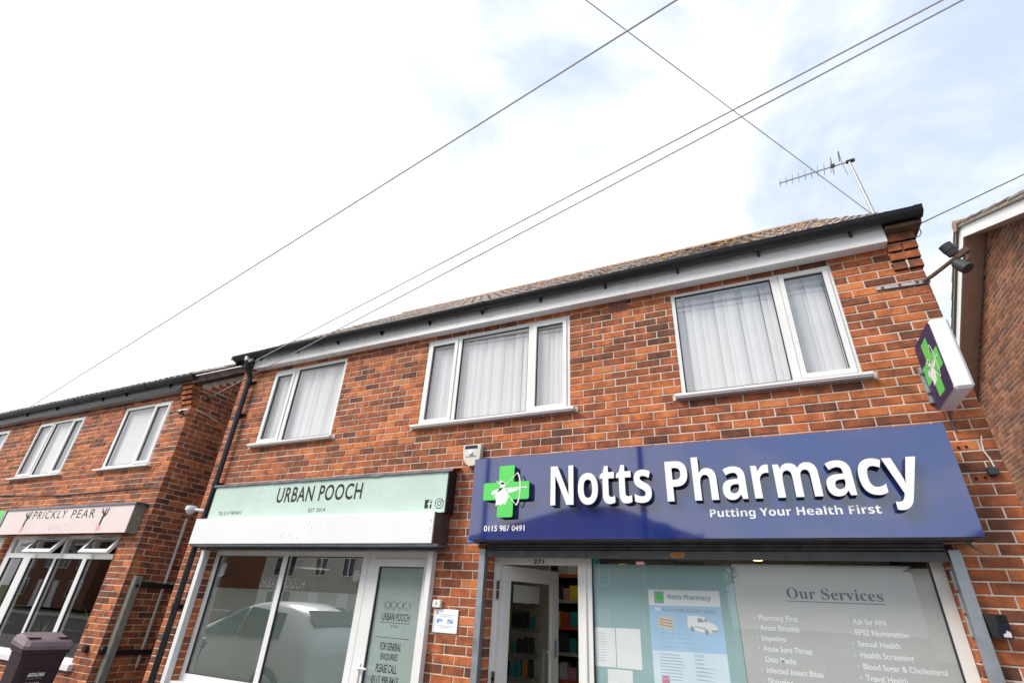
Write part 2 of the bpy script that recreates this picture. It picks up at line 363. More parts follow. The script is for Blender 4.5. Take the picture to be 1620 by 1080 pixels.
# ------------------------------------------------------------------ helpers
class MB:
    def __init__(s): s.v = []; s.f = []; s.t = []; s.mi = []
    def quad(s, a, b, c, d, tone=None, mi=0):
        i = len(s.v); s.v += [tuple(a), tuple(b), tuple(c), tuple(d)]; s.f.append((i, i + 1, i + 2, i + 3)); s.mi.append(mi)
        if tone is not None: s.t += [tone] * 4
    def poly(s, pts, mi=0):
        i = len(s.v); s.v += [tuple(p) for p in pts]; s.f.append(tuple(range(i, i + len(pts)))); s.mi.append(mi)
    def box(s, x0, x1, y0, y1, z0, z1, ch=0.0, mi=0):
        if x1 < x0: x0, x1 = x1, x0
        if y1 < y0: y0, y1 = y1, y0
        if z1 < z0: z0, z1 = z1, z0
        i = len(s.v)
        if ch <= 0:
            s.v += [(x0, y0, z0), (x1, y0, z0), (x1, y1, z0), (x0, y1, z0), (x0, y0, z1), (x1, y0, z1), (x1, y1, z1), (x0, y1, z1)]
            for q in ((0, 3, 2, 1), (4, 5, 6, 7), (0, 1, 5, 4), (1, 2, 6, 5), (2, 3, 7, 6), (3, 0, 4, 7)):
                s.f.append(tuple(i + k for k in q)); s.mi.append(mi)
        else:
            c = min(ch, (x1 - x0) * .45, (y1 - y0) * .45, (z1 - z0) * .45)
            X = (x0, x0 + c, x1 - c, x1); Y = (y0, y0 + c, y1 - c, y1); Z = (z0, z0 + c, z1 - c, z1)
            bm = bmesh.new()
            pts = []
            for a in (0, 3):
                for bb in (0, 3):
                    for cc in (0, 3):
                        ia = 1 if a == 0 else 2; ib = 1 if bb == 0 else 2; ic = 1 if cc == 0 else 2
                        pts += [(X[a], Y[ib], Z[ic]), (X[ia], Y[bb], Z[ic]), (X[ia], Y[ib], Z[cc])]
            vv = [bm.verts.new(p) for p in pts]
            bmesh.ops.convex_hull(bm, input=vv)
            bmesh.ops.dissolve_limit(bm, angle_limit=0.02, verts=bm.verts, edges=bm.edges)
            bm.verts.index_update()
            for v in bm.verts: s.v.append(tuple(v.co))
            for f in bm.faces:
                s.f.append(tuple(i + v.index for v in f.verts)); s.mi.append(mi)
            bm.free()
        return s
    def obox(s, c, ax, ay, az, hx, hy, hz, mi=0):
        c = Vector(c); i = len(s.v)
        for sz in (-1, 1):
            for sx, sy in ((-1, -1), (1, -1), (1, 1), (-1, 1)):
                s.v.append(tuple(c + Vector(ax) * hx * sx + Vector(ay) * hy * sy + Vector(az) * hz * sz))
        for q in ((0, 3, 2, 1), (4, 5, 6, 7), (0, 1, 5, 4), (1, 2, 6, 5), (2, 3, 7, 6), (3, 0, 4, 7)):
            s.f.append(tuple(i + k for k in q)); s.mi.append(mi)
        return s
    def tube(s, pts, r, n=8, cap=True, mi=0):
        pts = [Vector(p) for p in pts]
        rr = r if isinstance(r, (list, tuple)) else [r] * len(pts)
        base = len(s.v); prev = None
        for k, p in enumerate(pts):
            d = (pts[min(k + 1, len(pts) - 1)] - pts[max(k - 1, 0)]).normalized()
            if prev is None:
                a = d.orthogonal().normalized()
            else:
                a = (prev - d * prev.dot(d)).normalized()
            prev = a; bq = d.cross(a)
            for j in range(n):
                t = 2 * math.pi * j / n
                s.v.append(tuple(p + (a * math.cos(t) + bq * math.sin(t)) * rr[k]))
        for k in range(len(pts) - 1):
            for j in range(n):
                j2 = (j + 1) % n
                s.f.append((base + k * n + j, base + k * n + j2, base + (k + 1) * n + j2, base + (k + 1) * n + j)); s.mi.append(mi)
        if cap:
            s.f.append(tuple(base + j for j in range(n - 1, -1, -1))); s.mi.append(mi)
            s.f.append(tuple(base + (len(pts) - 1) * n + j for j in range(n))); s.mi.append(mi)
        return s
    def prism(s, pts2, y0, y1, mi=0, front_only=False):
        """polygon (x,z) extruded along y from y0 (front) to y1"""
        n = len(pts2); i = len(s.v)
        for x, z in pts2: s.v.append((x, y0, z))
        s.f.append(tuple(range(i, i + n))); s.mi.append(mi)
        if not front_only:
            for x, z in pts2: s.v.append((x, y1, z))
            s.f.append(tuple(range(i + 2 * n - 1, i + n - 1, -1))); s.mi.append(mi)
            for k in range(n):
                k2 = (k + 1) % n
                s.f.append((i + k, i + n + k, i + n + k2, i + k2)); s.mi.append(mi)
        return s
    def build(s, name, m, parent=None, smooth=False, recalc=True):
        me = bpy.data.meshes.new(name)
        me.from_pydata(s.v, [], s.f)
        ms = m if isinstance(m, (list, tuple)) else [m]
        for q in ms: me.materials.append(MAT[q] if isinstance(q, str) else q)
        if len(ms) > 1:
            for p, k in zip(me.polygons, s.mi): p.material_index = k
        if s.t:
            a = me.attributes.new('tone', 'FLOAT', 'POINT')
            a.data.foreach_set('value', s.t)
        if recalc:
            bm = bmesh.new(); bm.from_mesh(me)
            bmesh.ops.recalc_face_normals(bm, faces=bm.faces)
            bm.to_mesh(me); bm.free()
        if smooth:
            for p in me.polygons: p.use_smooth = True
            try: me.set_sharp_from_angle(angle=R(40))
            except Exception: pass
        return link(name, me, parent)

WL = {}
def link(name, me, parent=None):
    o = bpy.data.objects.new(name, me)
    COL.objects.link(o)
    if parent is not None:
        o.parent = parent
        o.location = -WL.get(parent.name, Vector((0, 0, 0)))
    return o
def thing(name, label, cat, loc=(0, 0, 0), group=None):
    o = bpy.data.objects.new(name, None)
    COL.objects.link(o)
    o.location = loc; o.empty_display_size = 0.1
    WL[o.name] = Vector(loc)
    return tag(o, label, cat, group)
def part_empty(name, parent):
    return link(name, None, parent)
def tag(o, label=None, cat=None, group=None, kind=None):
    if label: o['label'] = label
    if cat: o['category'] = cat
    if group: o['group'] = group
    if kind: o['kind'] = kind
    return o
def struct(o): o['kind'] = 'structure'; return o
def box(name, m, parent, x0, x1, y0, y1, z0, z1, ch=0.0):
    return MB().box(x0, x1, y0, y1, z0, z1, ch).build(name, m, parent)

def pane_sheet(name, m, parent, x0, x1, y0, y1, z0, z1):
    b = MB(); b.quad((x0, y0, z0), (x1, y0, z0), (x1, y0, z1), (x0, y0, z1))
    return b.build(name, m, parent, recalc=False)

def scr(p):
    d = Vector(p) - CAM
    w = d.dot(fw)
    if w < 0.1: return None
    return (810 + FPX * d.dot(rt2) / w, 540 - FPX * d.dot(up2) / w)
def scr_area(pts):
    q = [scr(p) for p in pts]
    if any(k is None for k in q): return 0
    cx = sum(k[0] for k in q) / len(q); cy = sum(k[1] for k in q) / len(q)
    if not (-5 < cx < 1625 and -5 < cy < 1085): return 0
    a = 0
    for i in range(len(q)):
        x1, y1 = q[i]; x2, y2 = q[(i + 1) % len(q)]
        a += x1 * y2 - x2 * y1
    return abs(a) / 2

# text -> mesh fitted into the box x0..x1, z0..z1 of a plane facing -y (or given axes)
def text_mesh(body, bold=0.0, spacing=1.0, extrude=0.0):
    cu = bpy.data.curves.new('txt', 'FONT')
    cu.body = body; cu.size = 1.0; cu.resolution_u = 4
    cu.offset = bold; cu.space_character = spacing; cu.extrude = extrude
    ob = bpy.data.objects.new('txt', cu)
    COL.objects.link(ob)
    dg = bpy.context.evaluated_depsgraph_get(); dg.update()
    me = bpy.data.meshes.new_from_object(ob.evaluated_get(dg))
    bpy.data.objects.remove(ob); bpy.data.curves.remove(cu)
    return me
def sansbold(t):
    o = ''
    for c in t:
        if 'A' <= c <= 'Z': o += chr(0x1D5D4 + ord(c) - 65)
        elif 'a' <= c <= 'z': o += chr(0x1D5EE + ord(c) - 97)
        elif '0' <= c <= '9': o += chr(0x1D7EC + ord(c) - 48)
        else: o += c
    return o
def text(name, body, m, parent, x0, x1, z0, z1, y, bold=0.0, spacing=1.0, depth=0.0, split=None, shear=0.0, side=None, axes=None, zdrop=0.0):
    """glyph boxes fitted to x0..x1 and z0..z1; depth>0 gives raised letters standing out towards -y"""
    me = text_mesh(body, bold, spacing)
    co = [v.co.copy() for v in me.vertices]
    mnx = min(c.x for c in co); mxx = max(c.x for c in co); mny = min(c.y for c in co); mxy = max(c.y for c in co)
    def tr(c):
        u = (c.x - mnx) / (mxx - mnx); w = (c.y - mny) / (mxy - mny)
        x = x0 + u * (x1 - x0) + shear * w * (z1 - z0); z = z0 + w * (z1 - z0)
        return x, z
    bm = bmesh.new(); bm.from_mesh(me)
    for v in bm.verts:
        x, z = tr(v.co); v.co = Vector((x, y, z))
    bmesh.ops.remove_doubles(bm, verts=bm.verts, dist=1e-5)
    bpy.data.meshes.remove(me)
    # islands
    bm.verts.ensure_lookup_table()
    seen = set(); isl = []
    for f in bm.faces:
        if f in seen: continue
        st = [f]; seen.add(f); cur = []
        while st:
            g = st.pop(); cur.append(g)
            for e in g.edges:
                for h in e.link_faces:
                    if h not in seen: seen.add(h); st.append(h)
        isl.append(cur)
    groups = []
    if split:
        info = []
        for cur in isl:
            xs = [v.co.x for f in cur for v in f.verts]
            info.append([min(xs), max(xs), list(cur)])
        info.sort(key=lambda k: k[0])
        for k in info:
            if groups and k[0] < groups[-1][1] - 0.35 * min(k[1] - k[0], groups[-1][1] - groups[-1][0]):
                groups[-1][1] = max(groups[-1][1], k[1]); groups[-1][2] += k[2]
            else: groups.append(k)
        groups = [g[2] for g in groups]
    else:
        groups = [[f for cur in isl for f in cur]]
    res = []
    for gi, fs in enumerate(groups):
        vm = {}; vv = []; ff = []; mi = []
        for f in fs:
            idx = []
            for v in f.verts:
                if v not in vm: vm[v] = len(vv); vv.append(v.co.copy())
                idx.append(vm[v])
            ff.append(idx)
        n = len(vv)
        out = MB()
        out.v = [tuple(c) for c in vv]; out.f = [tuple(q) for q in ff]; out.mi = [0] * len(ff)
        if depth > 0:
            fr = [(c.x, y - depth, c.z) for c in vv]
            ec = {}
            for q in ff:
                for a, b_ in zip(q, q[1:] + q[:1]):
                    ec[(min(a, b_), max(a, b_))] = ec.get((min(a, b_), max(a, b_)), 0) + 1
            out.v = fr + [(c.x, y, c.z) for c in vv]
            out.mi = [0] * len(ff)
            for (a, b_), k in ec.items():
                if k == 1:
                    out.f.append((a, b_, b_ + n, a + n)); out.mi.append(1)
        mm = [m, side or m] if depth > 0 else m
        if axes:
            out.v = [tuple(axes(Vector(p))) for p in out.v]
        o = out.build(split or name, mm, parent)
        res.append(o)
    bm.free()
    return res

def flat(name, m, parent, pts, y, th=0.0008):
    return MB().prism(pts, y - th, y).build(name, m, parent)
def circle_pts(cx, cz, rx, rz=None, n=20, a0=0, a1=360):
    rz = rz or rx
    full = abs(a1 - a0) >= 359.9
    k = n if full else n + 1
    return [(cx + rx * math.cos(R(a0 + (a1 - a0) * i / n)), cz + rz * math.sin(R(a0 + (a1 - a0) * i / n))) for i in range(k)]
def stroke(mb, pts, w, y, th=0.0008):
    """flat ribbon through (x,z) points"""
    L = []; Rr = []
    for k, p in enumerate(pts):
        a = Vector(pts[max(k - 1, 0)]); b_ = Vector(pts[min(k + 1, len(pts) - 1)])
        d = (b_ - a).normalized(); n = Vector((-d.y, d.x))
        ww = w[k] if isinstance(w, (list, tuple)) else w
        L.append((p[0] + n.x * ww / 2, p[1] + n.y * ww / 2)); Rr.append((p[0] - n.x * ww / 2, p[1] - n.y * ww / 2))
    for k in range(len(pts) - 1):
        mb.prism([L[k], L[k + 1], Rr[k + 1], Rr[k]], y - th, y)
    return mb

# ------------------------------------------------------------------ walls of bricks
CH, BL, JT = 0.0763, 0.2225, 0.0108
def cells(u0, u1, z0, z1, holes):
    us = sorted(set([u0, u1] + [min(max(k, u0), u1) for h in holes for k in h[:2]]))
    zs = sorted(set([z0, z1] + [min(max(k, z0), z1) for h in holes for k in h[2:]]))
    fill = {}
    for i in range(len(us) - 1):
        for j in range(len(zs) - 1):
            cu = (us[i] + us[i + 1]) / 2; cz = (zs[j] + zs[j + 1]) / 2
            fill[i, j] = not any(h[0] < cu < h[1] and h[2] < cz < h[3] for h in holes)
    return us, zs, fill
def wall_slab(name, m, parent, frame, u0, u1, z0, z1, holes, d0, d1):
    us, zs, fill = cells(u0, u1, z0, z1, holes)
    b = MB()
    for (i, j), ok in fill.items():
        if not ok: continue
        a, c, e, f = us[i], us[i + 1], zs[j], zs[j + 1]
        b.quad(frame(a, d0, e), frame(c, d0, e), frame(c, d0, f), frame(a, d0, f))
        b.quad(frame(a, d1, e), frame(a, d1, f), frame(c, d1, f), frame(c, d1, e))
        for di, dj, p, q in ((-1, 0, (a, e), (a, f)), (1, 0, (c, f), (c, e)), (0, -1, (c, e), (a, e)), (0, 1, (a, f), (c, f))):
            if not fill.get((i + di, j + dj), False):
                b.quad(frame(p[0], d0, p[1]), frame(p[0], d1, p[1]), frame(q[0], d1, q[1]), frame(q[0], d0, q[1]))
    return b.build(name, m, parent)

def brick_faces(b, frame, u0, u1, z0, z1, d, depth, tone, c=0.004):
    ou = [frame(u0, d + c, z0), frame(u1, d + c, z0), frame(u1, d + c, z1), frame(u0, d + c, z1)]
    inn = [frame(u0 + c, d, z0 + c), frame(u1 - c, d, z0 + c), frame(u1 - c, d, z1 - c), frame(u0 + c, d, z1 - c)]
    bk = [frame(u0, d + depth, z0), frame(u1, d + depth, z0), frame(u1, d + depth, z1), frame(u0, d + depth, z1)]
    i = len(b.v)
    b.v += [tuple(p) for p in ou + inn + bk]
    b.t += [tone] * 12
    b.f.append((i + 4, i + 5, i + 6, i + 7))
    for k in range(4):
        k2 = (k + 1) % 4
        b.f.append((i + k, i + k2, i + 4 + k2, i + 4 + k))
        b.f.append((i + 8 + k, i + 8 + k2, i + k2, i + k))
    b.mi += [0] * 9
def rnd_tone(rng):
    r = rng.random()
    if r < 0.12: return rng.uniform(0.14, 0.30)
    if r < 0.58: return rng.uniform(0.36, 0.55)
    if r < 0.96: return rng.uniform(0.55, 0.84)
    return rng.uniform(0.88, 0.98)
def brick_list(u0, u1, z0, z1, holes, zc, uc, rng, half_at_edge=0.04):
    holes = [(h[0] + .003, h[1] - .003, h[2], h[3]) for h in holes]
    """zc: centre height of a course, uc: a perpend position in that course"""
    out = []
    k0 = int(math.floor((z0 - zc) / CH)) - 1; k1 = int(math.ceil((z1 - zc) / CH)) + 1
    for k in range(k0, k1 + 1):
        b0 = zc + k * CH - (CH - JT) / 2; b1 = zc + k * CH + (CH - JT) / 2
        b0 = max(b0, z0); b1 = min(b1, z1)
        if b1 - b0 < 0.018: continue
        spans = [(u0, u1, b0, b1)]
        for h in holes:
            if h[3] <= b0 or h[2] >= b1: continue
            lo = max(h[2], b0); hi = min(h[3], b1)
            new = []
            for s in spans:
                if h[1] <= s[0] or h[0] >= s[1]: new.append(s); continue
                if h[0] > s[0]: new.append((s[0], h[0], s[2], s[3]))
                if h[1] < s[1]: new.append((h[1], s[1], s[2], s[3]))
                m0 = max(s[0], h[0]); m1 = min(s[1], h[1])
                if lo - s[2] > 0.02: new.append((m0, m1, s[2], lo - 0.002))
                elif s[3] - hi > 0.02: new.append((m0, m1, hi + 0.002, s[3]))
            spans = new
        ph = uc + (k % 2) * BL / 2
        for s in spans:
            a = s[0]
            n = math.ceil((s[0] - ph) / BL + 1e-6)
            cuts = [s[0]]
            c = ph + n * BL
            while c < s[1] - half_at_edge:
                if c > s[0] + half_at_edge: cuts.append(c + rng.uniform(-0.006, 0.006))
                c += BL
            cuts.append(s[1])
            for i in range(len(cuts) - 1):
                a = cuts[i] + (JT / 2 if i > 0 else 0.0); e = cuts[i + 1] - (JT / 2 if i < len(cuts) - 2 else 0.0)
                if e - a < 0.02: continue
                out.append((a, e, s[2] + rng.uniform(-.0012, .0012), s[3] + rng.uniform(-.0012, .0012)))
    return out
def brick_wall(wall, frame, lst, m, rng, n_single=300, depth=0.05, occl=None, minpx=45.0):
    """singles: the bricks that show largest; the rest one part"""
    rec = []
    for (a, e, z0, z1) in lst:
        pts = [frame(a, 0, z0), frame(e, 0, z0), frame(e, 0, z1), frame(a, 0, z1)]
        ar = scr_area(pts)
        if occl and ar > 0 and any(h[0] < (a + e) / 2 < h[1] and h[2] < (z0 + z1) / 2 < h[3] for h in occl): ar = 0
        rec.append((ar, a, e, z0, z1))
    rec.sort(key=lambda q: -q[0])
    cache = {}
    rest = MB()
    for i, (ar, a, e, z0, z1) in enumerate(rec):
        d = rng.uniform(-0.0022, 0.0022)
        if i < n_single and ar > minpx:
            tone = rnd_tone(rng)
            key = (round((e - a) / 0.004), round((z1 - z0) / 0.003), int(tone * 24))
            c = frame((a + e) / 2, d, (z0 + z1) / 2)
            me = cache.get(key)
            if me is None:
                b = MB(); hu = (e - a) / 2; hz = (z1 - z0) / 2
                o0 = Vector(frame(0, 0, 0))
                brick_faces(b, lambda u, dd, z: Vector(frame(u, dd, z)) - o0, -hu, hu, -hz, hz, 0, depth, tone)
                ob = b.build('brick', m, wall)
                cache[key] = ob.data
            else:
                ob = link('brick', me, wall)
            ob.location = Vector(c)
        else:
            brick_faces(rest, frame, a, e, z0, z1, d, depth, rnd_tone(rng))
    if rest.v:
        o = rest.build('bricks', m, wall); tag(o, kind='stuff')

# ================================================================== SETTING
g = MB(); g.quad((-600, -600, -0.16), (600, -600, -0.16), (600, 600, -0.16), (-600, 600, -0.16))
struct(g.build('ground', 'earth'))
g = MB(); g.quad((-200, -15.0, -0.12), (200, -15.0, -0.12), (200, -6.6, -0.12), (-200, -6.6, -0.12))
struct(g.build('road', 'asphalt'))
g = MB(); g.box(-200, 200, -6.45, 12.0, -0.15, 0.0)
struct(g.build('pavement', 'paving'))
g = MB(); g.box(-200, 200, -6.6, -6.452, -0.15, 0.004)
struct(g.build('kerb', 'kerb'))
g = MB(); g.box(-200, 200, -17.2, -15.15, -0.15, 0.0)
struct(g.build('far_pavement', 'paving'))
g = MB(); g.box(-200, 200, -15.148, -15.0, -0.15, 0.004)
struct(g.build('far_kerb', 'kerb'))
g = MB()
for i in range(-20, 21):
    g.quad((i * 6 - 1, -10.85, -0.116), (i * 6 + 1, -10.85, -0.116), (i * 6 + 1, -10.75, -0.116), (i * 6 - 1, -10.75, -0.116))
struct(g.build('road_marking', 'road_paint'))

# ================================================================== MAIN BUILDING
XL, XR = -6.82, 1.54
shop = thing('shop_building', 'two storey red brick building with a blue shop sign and a mint green shop sign', 'building', (-2.6, 0, 0))
HOLES = [(-6.12, -4.75, 3.47, 4.57), (-3.44, -1.58, 3.47, 4.57), (-0.506, 0.908, 3.47, 4.57),
         (-6.31, -3.03, 0.02, 2.14), (-2.375, 1.045, -0.05, 2.16),
         (-4.170, -3.972, 4.484, 4.582), (-1.141, -0.947, 4.486, 4.614)]
fr_main = lambda u, d, z: Vector((u, d, z))
wall = wall_slab('wall', 'mortar', shop, fr_main, XL, XR, 0.0, 4.70, HOLES[:5], 0.0065, 0.14)
rng = random.Random(11)
lst = brick_list(XL, XR + 0.002, 0.0, 4.69, HOLES, 3.077, -1.114, rng)
brick_wall(wall, fr_main, lst, 'brick_red', rng, 300, 0.095, occl=[(-2.6, 1.2, 2.05, 2.97), (-6.6, -2.85, 2.05, 2.9)])
# corbelled kneeler at the right corner
kn = part_empty('kneeler', shop)
for k, (zc, yy) in enumerate(((4.405, -0.022), (4.490, -0.040), (4.575, -0.058), (4.660, -0.076))):
    xs = ((1.345, 1.550),) if k % 2 else ((1.345, 1.440), (1.452, 1.552))
    for a, e in xs:
        b = MB(); brick_faces(b, fr_main, a, e, zc - 0.036, zc + 0.034, yy, 0.16, rng.uniform(0.25, 0.55), 0.005)
        b.quad((a, yy + .004, zc - .036), (a, yy + .16, zc - .036), (e, yy + .16, zc - .036), (e, yy + .004, zc - .036), 0.4)
        b.build('brick', 'brick_red', kn)
b = MB()
for k in range(4): b.box(1.338, 1.545, -0.010 - .018 * k, 0.004, 4.448 + .085 * k - .005, 4.448 + .085 * k + .0045)
b.box(1.440, 1.452, -0.03, 0.004, 4.37, 4.70); b.build('mortar_core', 'mortar', kn)
# body of the building behind the facade
b = MB()
b.box(XL, XL + 0.11, 0.145, 7.0, 0.0, 4.7); b.box(XR - 0.11, XR, 0.145, 7.0, 0.0, 4.7); b.box(XL + .112, XR - .112, 6.9, 7.0, 0.0, 4.7)
b.build('side_wall', 'brick_brown', shop)
b = MB()
for x in (XL + 0.002, XR - 0.12):
    b.v += []
    i = len(b.v)
    for dx in (0, 0.11):
        b.v += [(x + dx, 0.15, 4.72), (x + dx, 6.9, 4.72), (x + dx, 3.5, 7.55)]
    b.f += [(i, i + 1, i + 2), (i + 3, i + 5, i + 4), (i, i + 2, i + 5, i + 3), (i + 1, i + 4, i + 5, i + 2), (i, i + 3, i + 4, i + 1)]; b.mi += [0] * 5
b.build('gable_wall', 'brick_brown', shop)
b = MB(); b.box(XL + .13, XR - .13, 0.15, 6.88, 2.60, 2.75); b.build('floor_slab', 'ceiling', shop)
b = MB(); b.box(XL + .13, XR - .13, 0.15, 6.88, 4.705, 4.74); b.build('upper_ceiling', 'ceiling', shop)
b = MB(); b.box(-3.00, -2.92, 0.15, 6.88, 0.0, 2.598); b.build('party_wall', 'cream_wall', shop)
b = MB(); b.box(XL + .13, XR - .13, 1.6, 1.66, 2.752, 4.703); b.build('partition', 'room', shop)
b = MB(); b.box(XL + .13, XR - .13, 0.16, 6.88, 0.004, 0.012); b.build('shop_floor', 'room', shop)

# roof: front slope tiled
EY, EZ, RY, RZ = -0.17, 4.80, 3.5, 7.72
sl = Vector((0, RY - EY, RZ - EZ)); SL = sl.length; sl.normalize(); nrm = Vector((0, -sl.z, sl.y))
roof = MB()
RX0, RX1 = -6.93, 1.62
def slope_pt(x, t, h=0.0): return Vector((x, EY, EZ)) + sl * t + nrm * h
roof.poly([slope_pt(RX0, 0.02, -0.03), slope_pt(RX1, 0.02, -0.03), slope_pt(RX1, SL, -0.03), slope_pt(RX0, SL, -0.03)])
roof.poly([slope_pt(RX0, 0.02, -0.09), slope_pt(RX0, SL, -0.09), slope_pt(RX1, SL, -0.09), slope_pt(RX1, 0.02, -0.09)])
roof.poly([(RX0, RY, RZ - 0.03), (RX1, RY, RZ - 0.03), (RX1, 2 * RY - EY, EZ), (RX0, 2 * RY - EY, EZ)])
for x in (RX0, RX1):
    roof.poly([slope_pt(x, 0.02, -0.03), slope_pt(x, SL, -0.03), slope_pt(x, SL, -0.09), slope_pt(x, 0.02, -0.09)])
roof = roof.build('roof', 'tile_dark', shop)
def tile_mesh(w, l, name='tile', m='tile_brown', waves=2):
    """interlocking pantile lying in the plane u (across), v (up slope), h (out)"""
    b = MB(); n = 12
    prof = []
    for i in range(n + 1):
        u = -w / 2 + (w + 0.012) * i / n
        ph = (i / n * waves) % 1.0
        h = 0.026 * max(0.0, math.sin(math.pi * min(1, ph / 0.62))) if ph < 0.62 else 0.0
        prof.append((u, h))
    for i in range(n):
        (u0, h0), (u1, h1) = prof[i], prof[i + 1]
        b.quad((u0, -l / 2, h0 + 0.014), (u1, -l / 2, h1 + 0.014), (u1, l / 2, h1), (u0, l / 2, h0))
        b.quad((u0, -l / 2, h0 - 0.004), (u1, -l / 2, h1 - 0.004), (u1, -l / 2, h1 + 0.014), (u0, -l / 2, h0 + 0.014))
    for i in (0, n):
        u, h = prof[i]
        b.quad((u, -l / 2, h - 0.004), (u, -l / 2, h + 0.014), (u, l / 2, h), (u, l / 2, h - 0.02))
    me = bpy.data.meshes.new(name); me.from_pydata(b.v, [], b.f); me.materials.append(MAT[m])
    return me
def lay_tiles(roof_o, x0, x1, base, slv, nv, length, gauge, tw, rng, n_single, mats, skip=None, minpx=0):
    cols = int(round((x1 - x0) / tw)); tw = (x1 - x0) / cols
    variants = [tile_mesh(tw, gauge + 0.06, m=m) for m in mats]
    rows = int(length / gauge)
    rec = []
    for r_ in range(rows):
        for c in range(cols):
            ctr = Vector((x0 + tw * (c + .5), 0, 0)) + base + slv * (gauge * (r_ + .5)) + nv * 0.010
            q = [ctr + Vector((sx * tw / 2, 0, 0)) + slv * sy * gauge / 2 + nv * 0.03 for sx, sy in ((-1, -1), (1, -1), (1, 1), (-1, 1))]
            rec.append((scr_area(q), ctr))
    rec.sort(key=lambda k: -k[0])
    rest = MB()
    for i, (ar, ctr) in enumerate(rec):
        j = Vector((rng.uniform(-.004, .004), 0, 0)) + slv * rng.uniform(-.008, .008) + nv * rng.uniform(0, .008)
        rot = Matrix((Vector((1, 0, 0)), slv, nv)).transposed()
        tilt = Matrix.Rotation(rng.uniform(-.015, .015), 3, 'Z') @ Matrix.Rotation(rng.uniform(-.02, .02), 3, 'Y')
        me = variants[min(len(variants) - 1, int(rng.random() ** 1.3 * len(variants)))]
        if i < n_single:
            o = link('tile', me, roof_o)
            o.location = ctr + j
            o.rotation_euler = (rot @ tilt).to_euler()
        else:
            k = len(rest.v)
            for v in me.vertices: rest.v.append(tuple(rot @ tilt @ v.co + ctr + j))
            for p in me.polygons: rest.f.append(tuple(k + q for q in p.vertices)); rest.mi.append(0)
    if rest.v: tag(rest.build('tiles', mats[0], roof_o, recalc=False), kind='stuff')
mat('tile_a', (0.31, 0.245, 0.215), 0.85, var=0.3, scale=5, bump=0.6, bscale=50, dirt=0.45)
mat('tile_b', (0.22, 0.16, 0.14), 0.85, var=0.35, scale=6, bump=0.6, bscale=50, dirt=0.5)
mat('tile_c', (0.37, 0.295, 0.26), 0.85, var=0.3, scale=5, bump=0.6, bscale=50, dirt=0.35)
lay_tiles(roof, RX0, RX1, Vector((0, EY, EZ)), sl, nrm, SL, 0.31, 0.30, random.Random(3), 300, ['tile_a', 'tile_b', 'tile_c'])
# ridge tiles
n = 20; w = (RX1 - RX0) / n
for i in range(n):
    x0 = RX0 + w * i; b = MB()
    for k in range(8):
        a0 = R(10 + 160 * k / 8); a1 = R(10 + 160 * (k + 1) / 8)
        rr0, rr1 = 0.125, 0.118
        p = lambda a, r_, x: (x, RY - r_ * math.cos(a), RZ - 0.055 + r_ * math.sin(a) * 0.95)
        b.quad(p(a0, rr0, x0), p(a0, rr1, x0 + w + .01), p(a1, rr1, x0 + w + .01), p(a1, rr0, x0))
        b.quad(p(a0, rr0, x0), p(a1, rr0, x0), p(a1, rr0 - .018, x0), p(a0, rr0 - .018, x0))
        b.quad(p(a0, rr1, x0 + w + .01), p(a0, rr1 - .018, x0 + w + .01), p(a1, rr1 - .018, x0 + w + .01), p(a1, rr1, x0 + w + .01))
    b.build('ridge_tile', 'ridge_clay', roof, smooth=True)
# lichen cushions on the tiles
rl = random.Random(5); b = MB()
for i in range(230):
    x = rl.uniform(-4.2, 1.55) if rl.random() < .8 else rl.uniform(-6.8, 1.5); t = SL * (1 - rl.random() ** 2.2)
    if x > 0.2 and rl.random() < .5: t = rl.uniform(SL * .3, SL)
    r_ = rl.uniform(.010, .032); c = slope_pt(x, t, 0.048)
    ring = [c + Vector((math.cos(q) * r_ * rl.uniform(.7, 1.2), 0, 0)) + sl * math.sin(q) * r_ * rl.uniform(.7, 1.2) for q in [k * 1.0472 for k in range(6)]]
    top = c + nrm * 0.016
    for k in range(6): b.poly([ring[k], ring[(k + 1) % 6], top])
tag(b.build('lichen_patches', 'lichen', roof), kind='stuff')
# a low vent cowl behind the ridge
b = MB(); b.tube([(-5.95, 4.0, 7.5), (-5.95, 4.0, 7.86), (-5.95, 4.0, 7.93)], [0.17, 0.17, 0.12], 12); b.build('roof_vent', 'ridge_clay', roof, smooth=True)

# eaves
box('fascia', 'fascia_white', shop, -6.48, 1.345, -0.118, -0.10, 4.612, 4.83, 0.003)
box('soffit', 'fascia_white', shop, -6.48, 1.345, -0.098, -0.004, 4.618, 4.63)
b = MB()
b.box(1.347, 1.60, -0.16, 0.10, 4.705, 4.74); b.box(1.40, 1.58, -0.10, 0.10, 4.74, 4.80); b.build('eaves_end_block', 'wood_brown', shop)
b = MB(); b.box(-6.82, -6.482, -0.09, 0.0, 4.70, 4.80); b.build('eaves_end_board', 'steel_dark', shop)
for x in (-4.05, -1.1):
    box('joint_trim', 'upvc', shop, x - .02, x + .02, -0.1205, -0.1182, 4.611, 4.80)
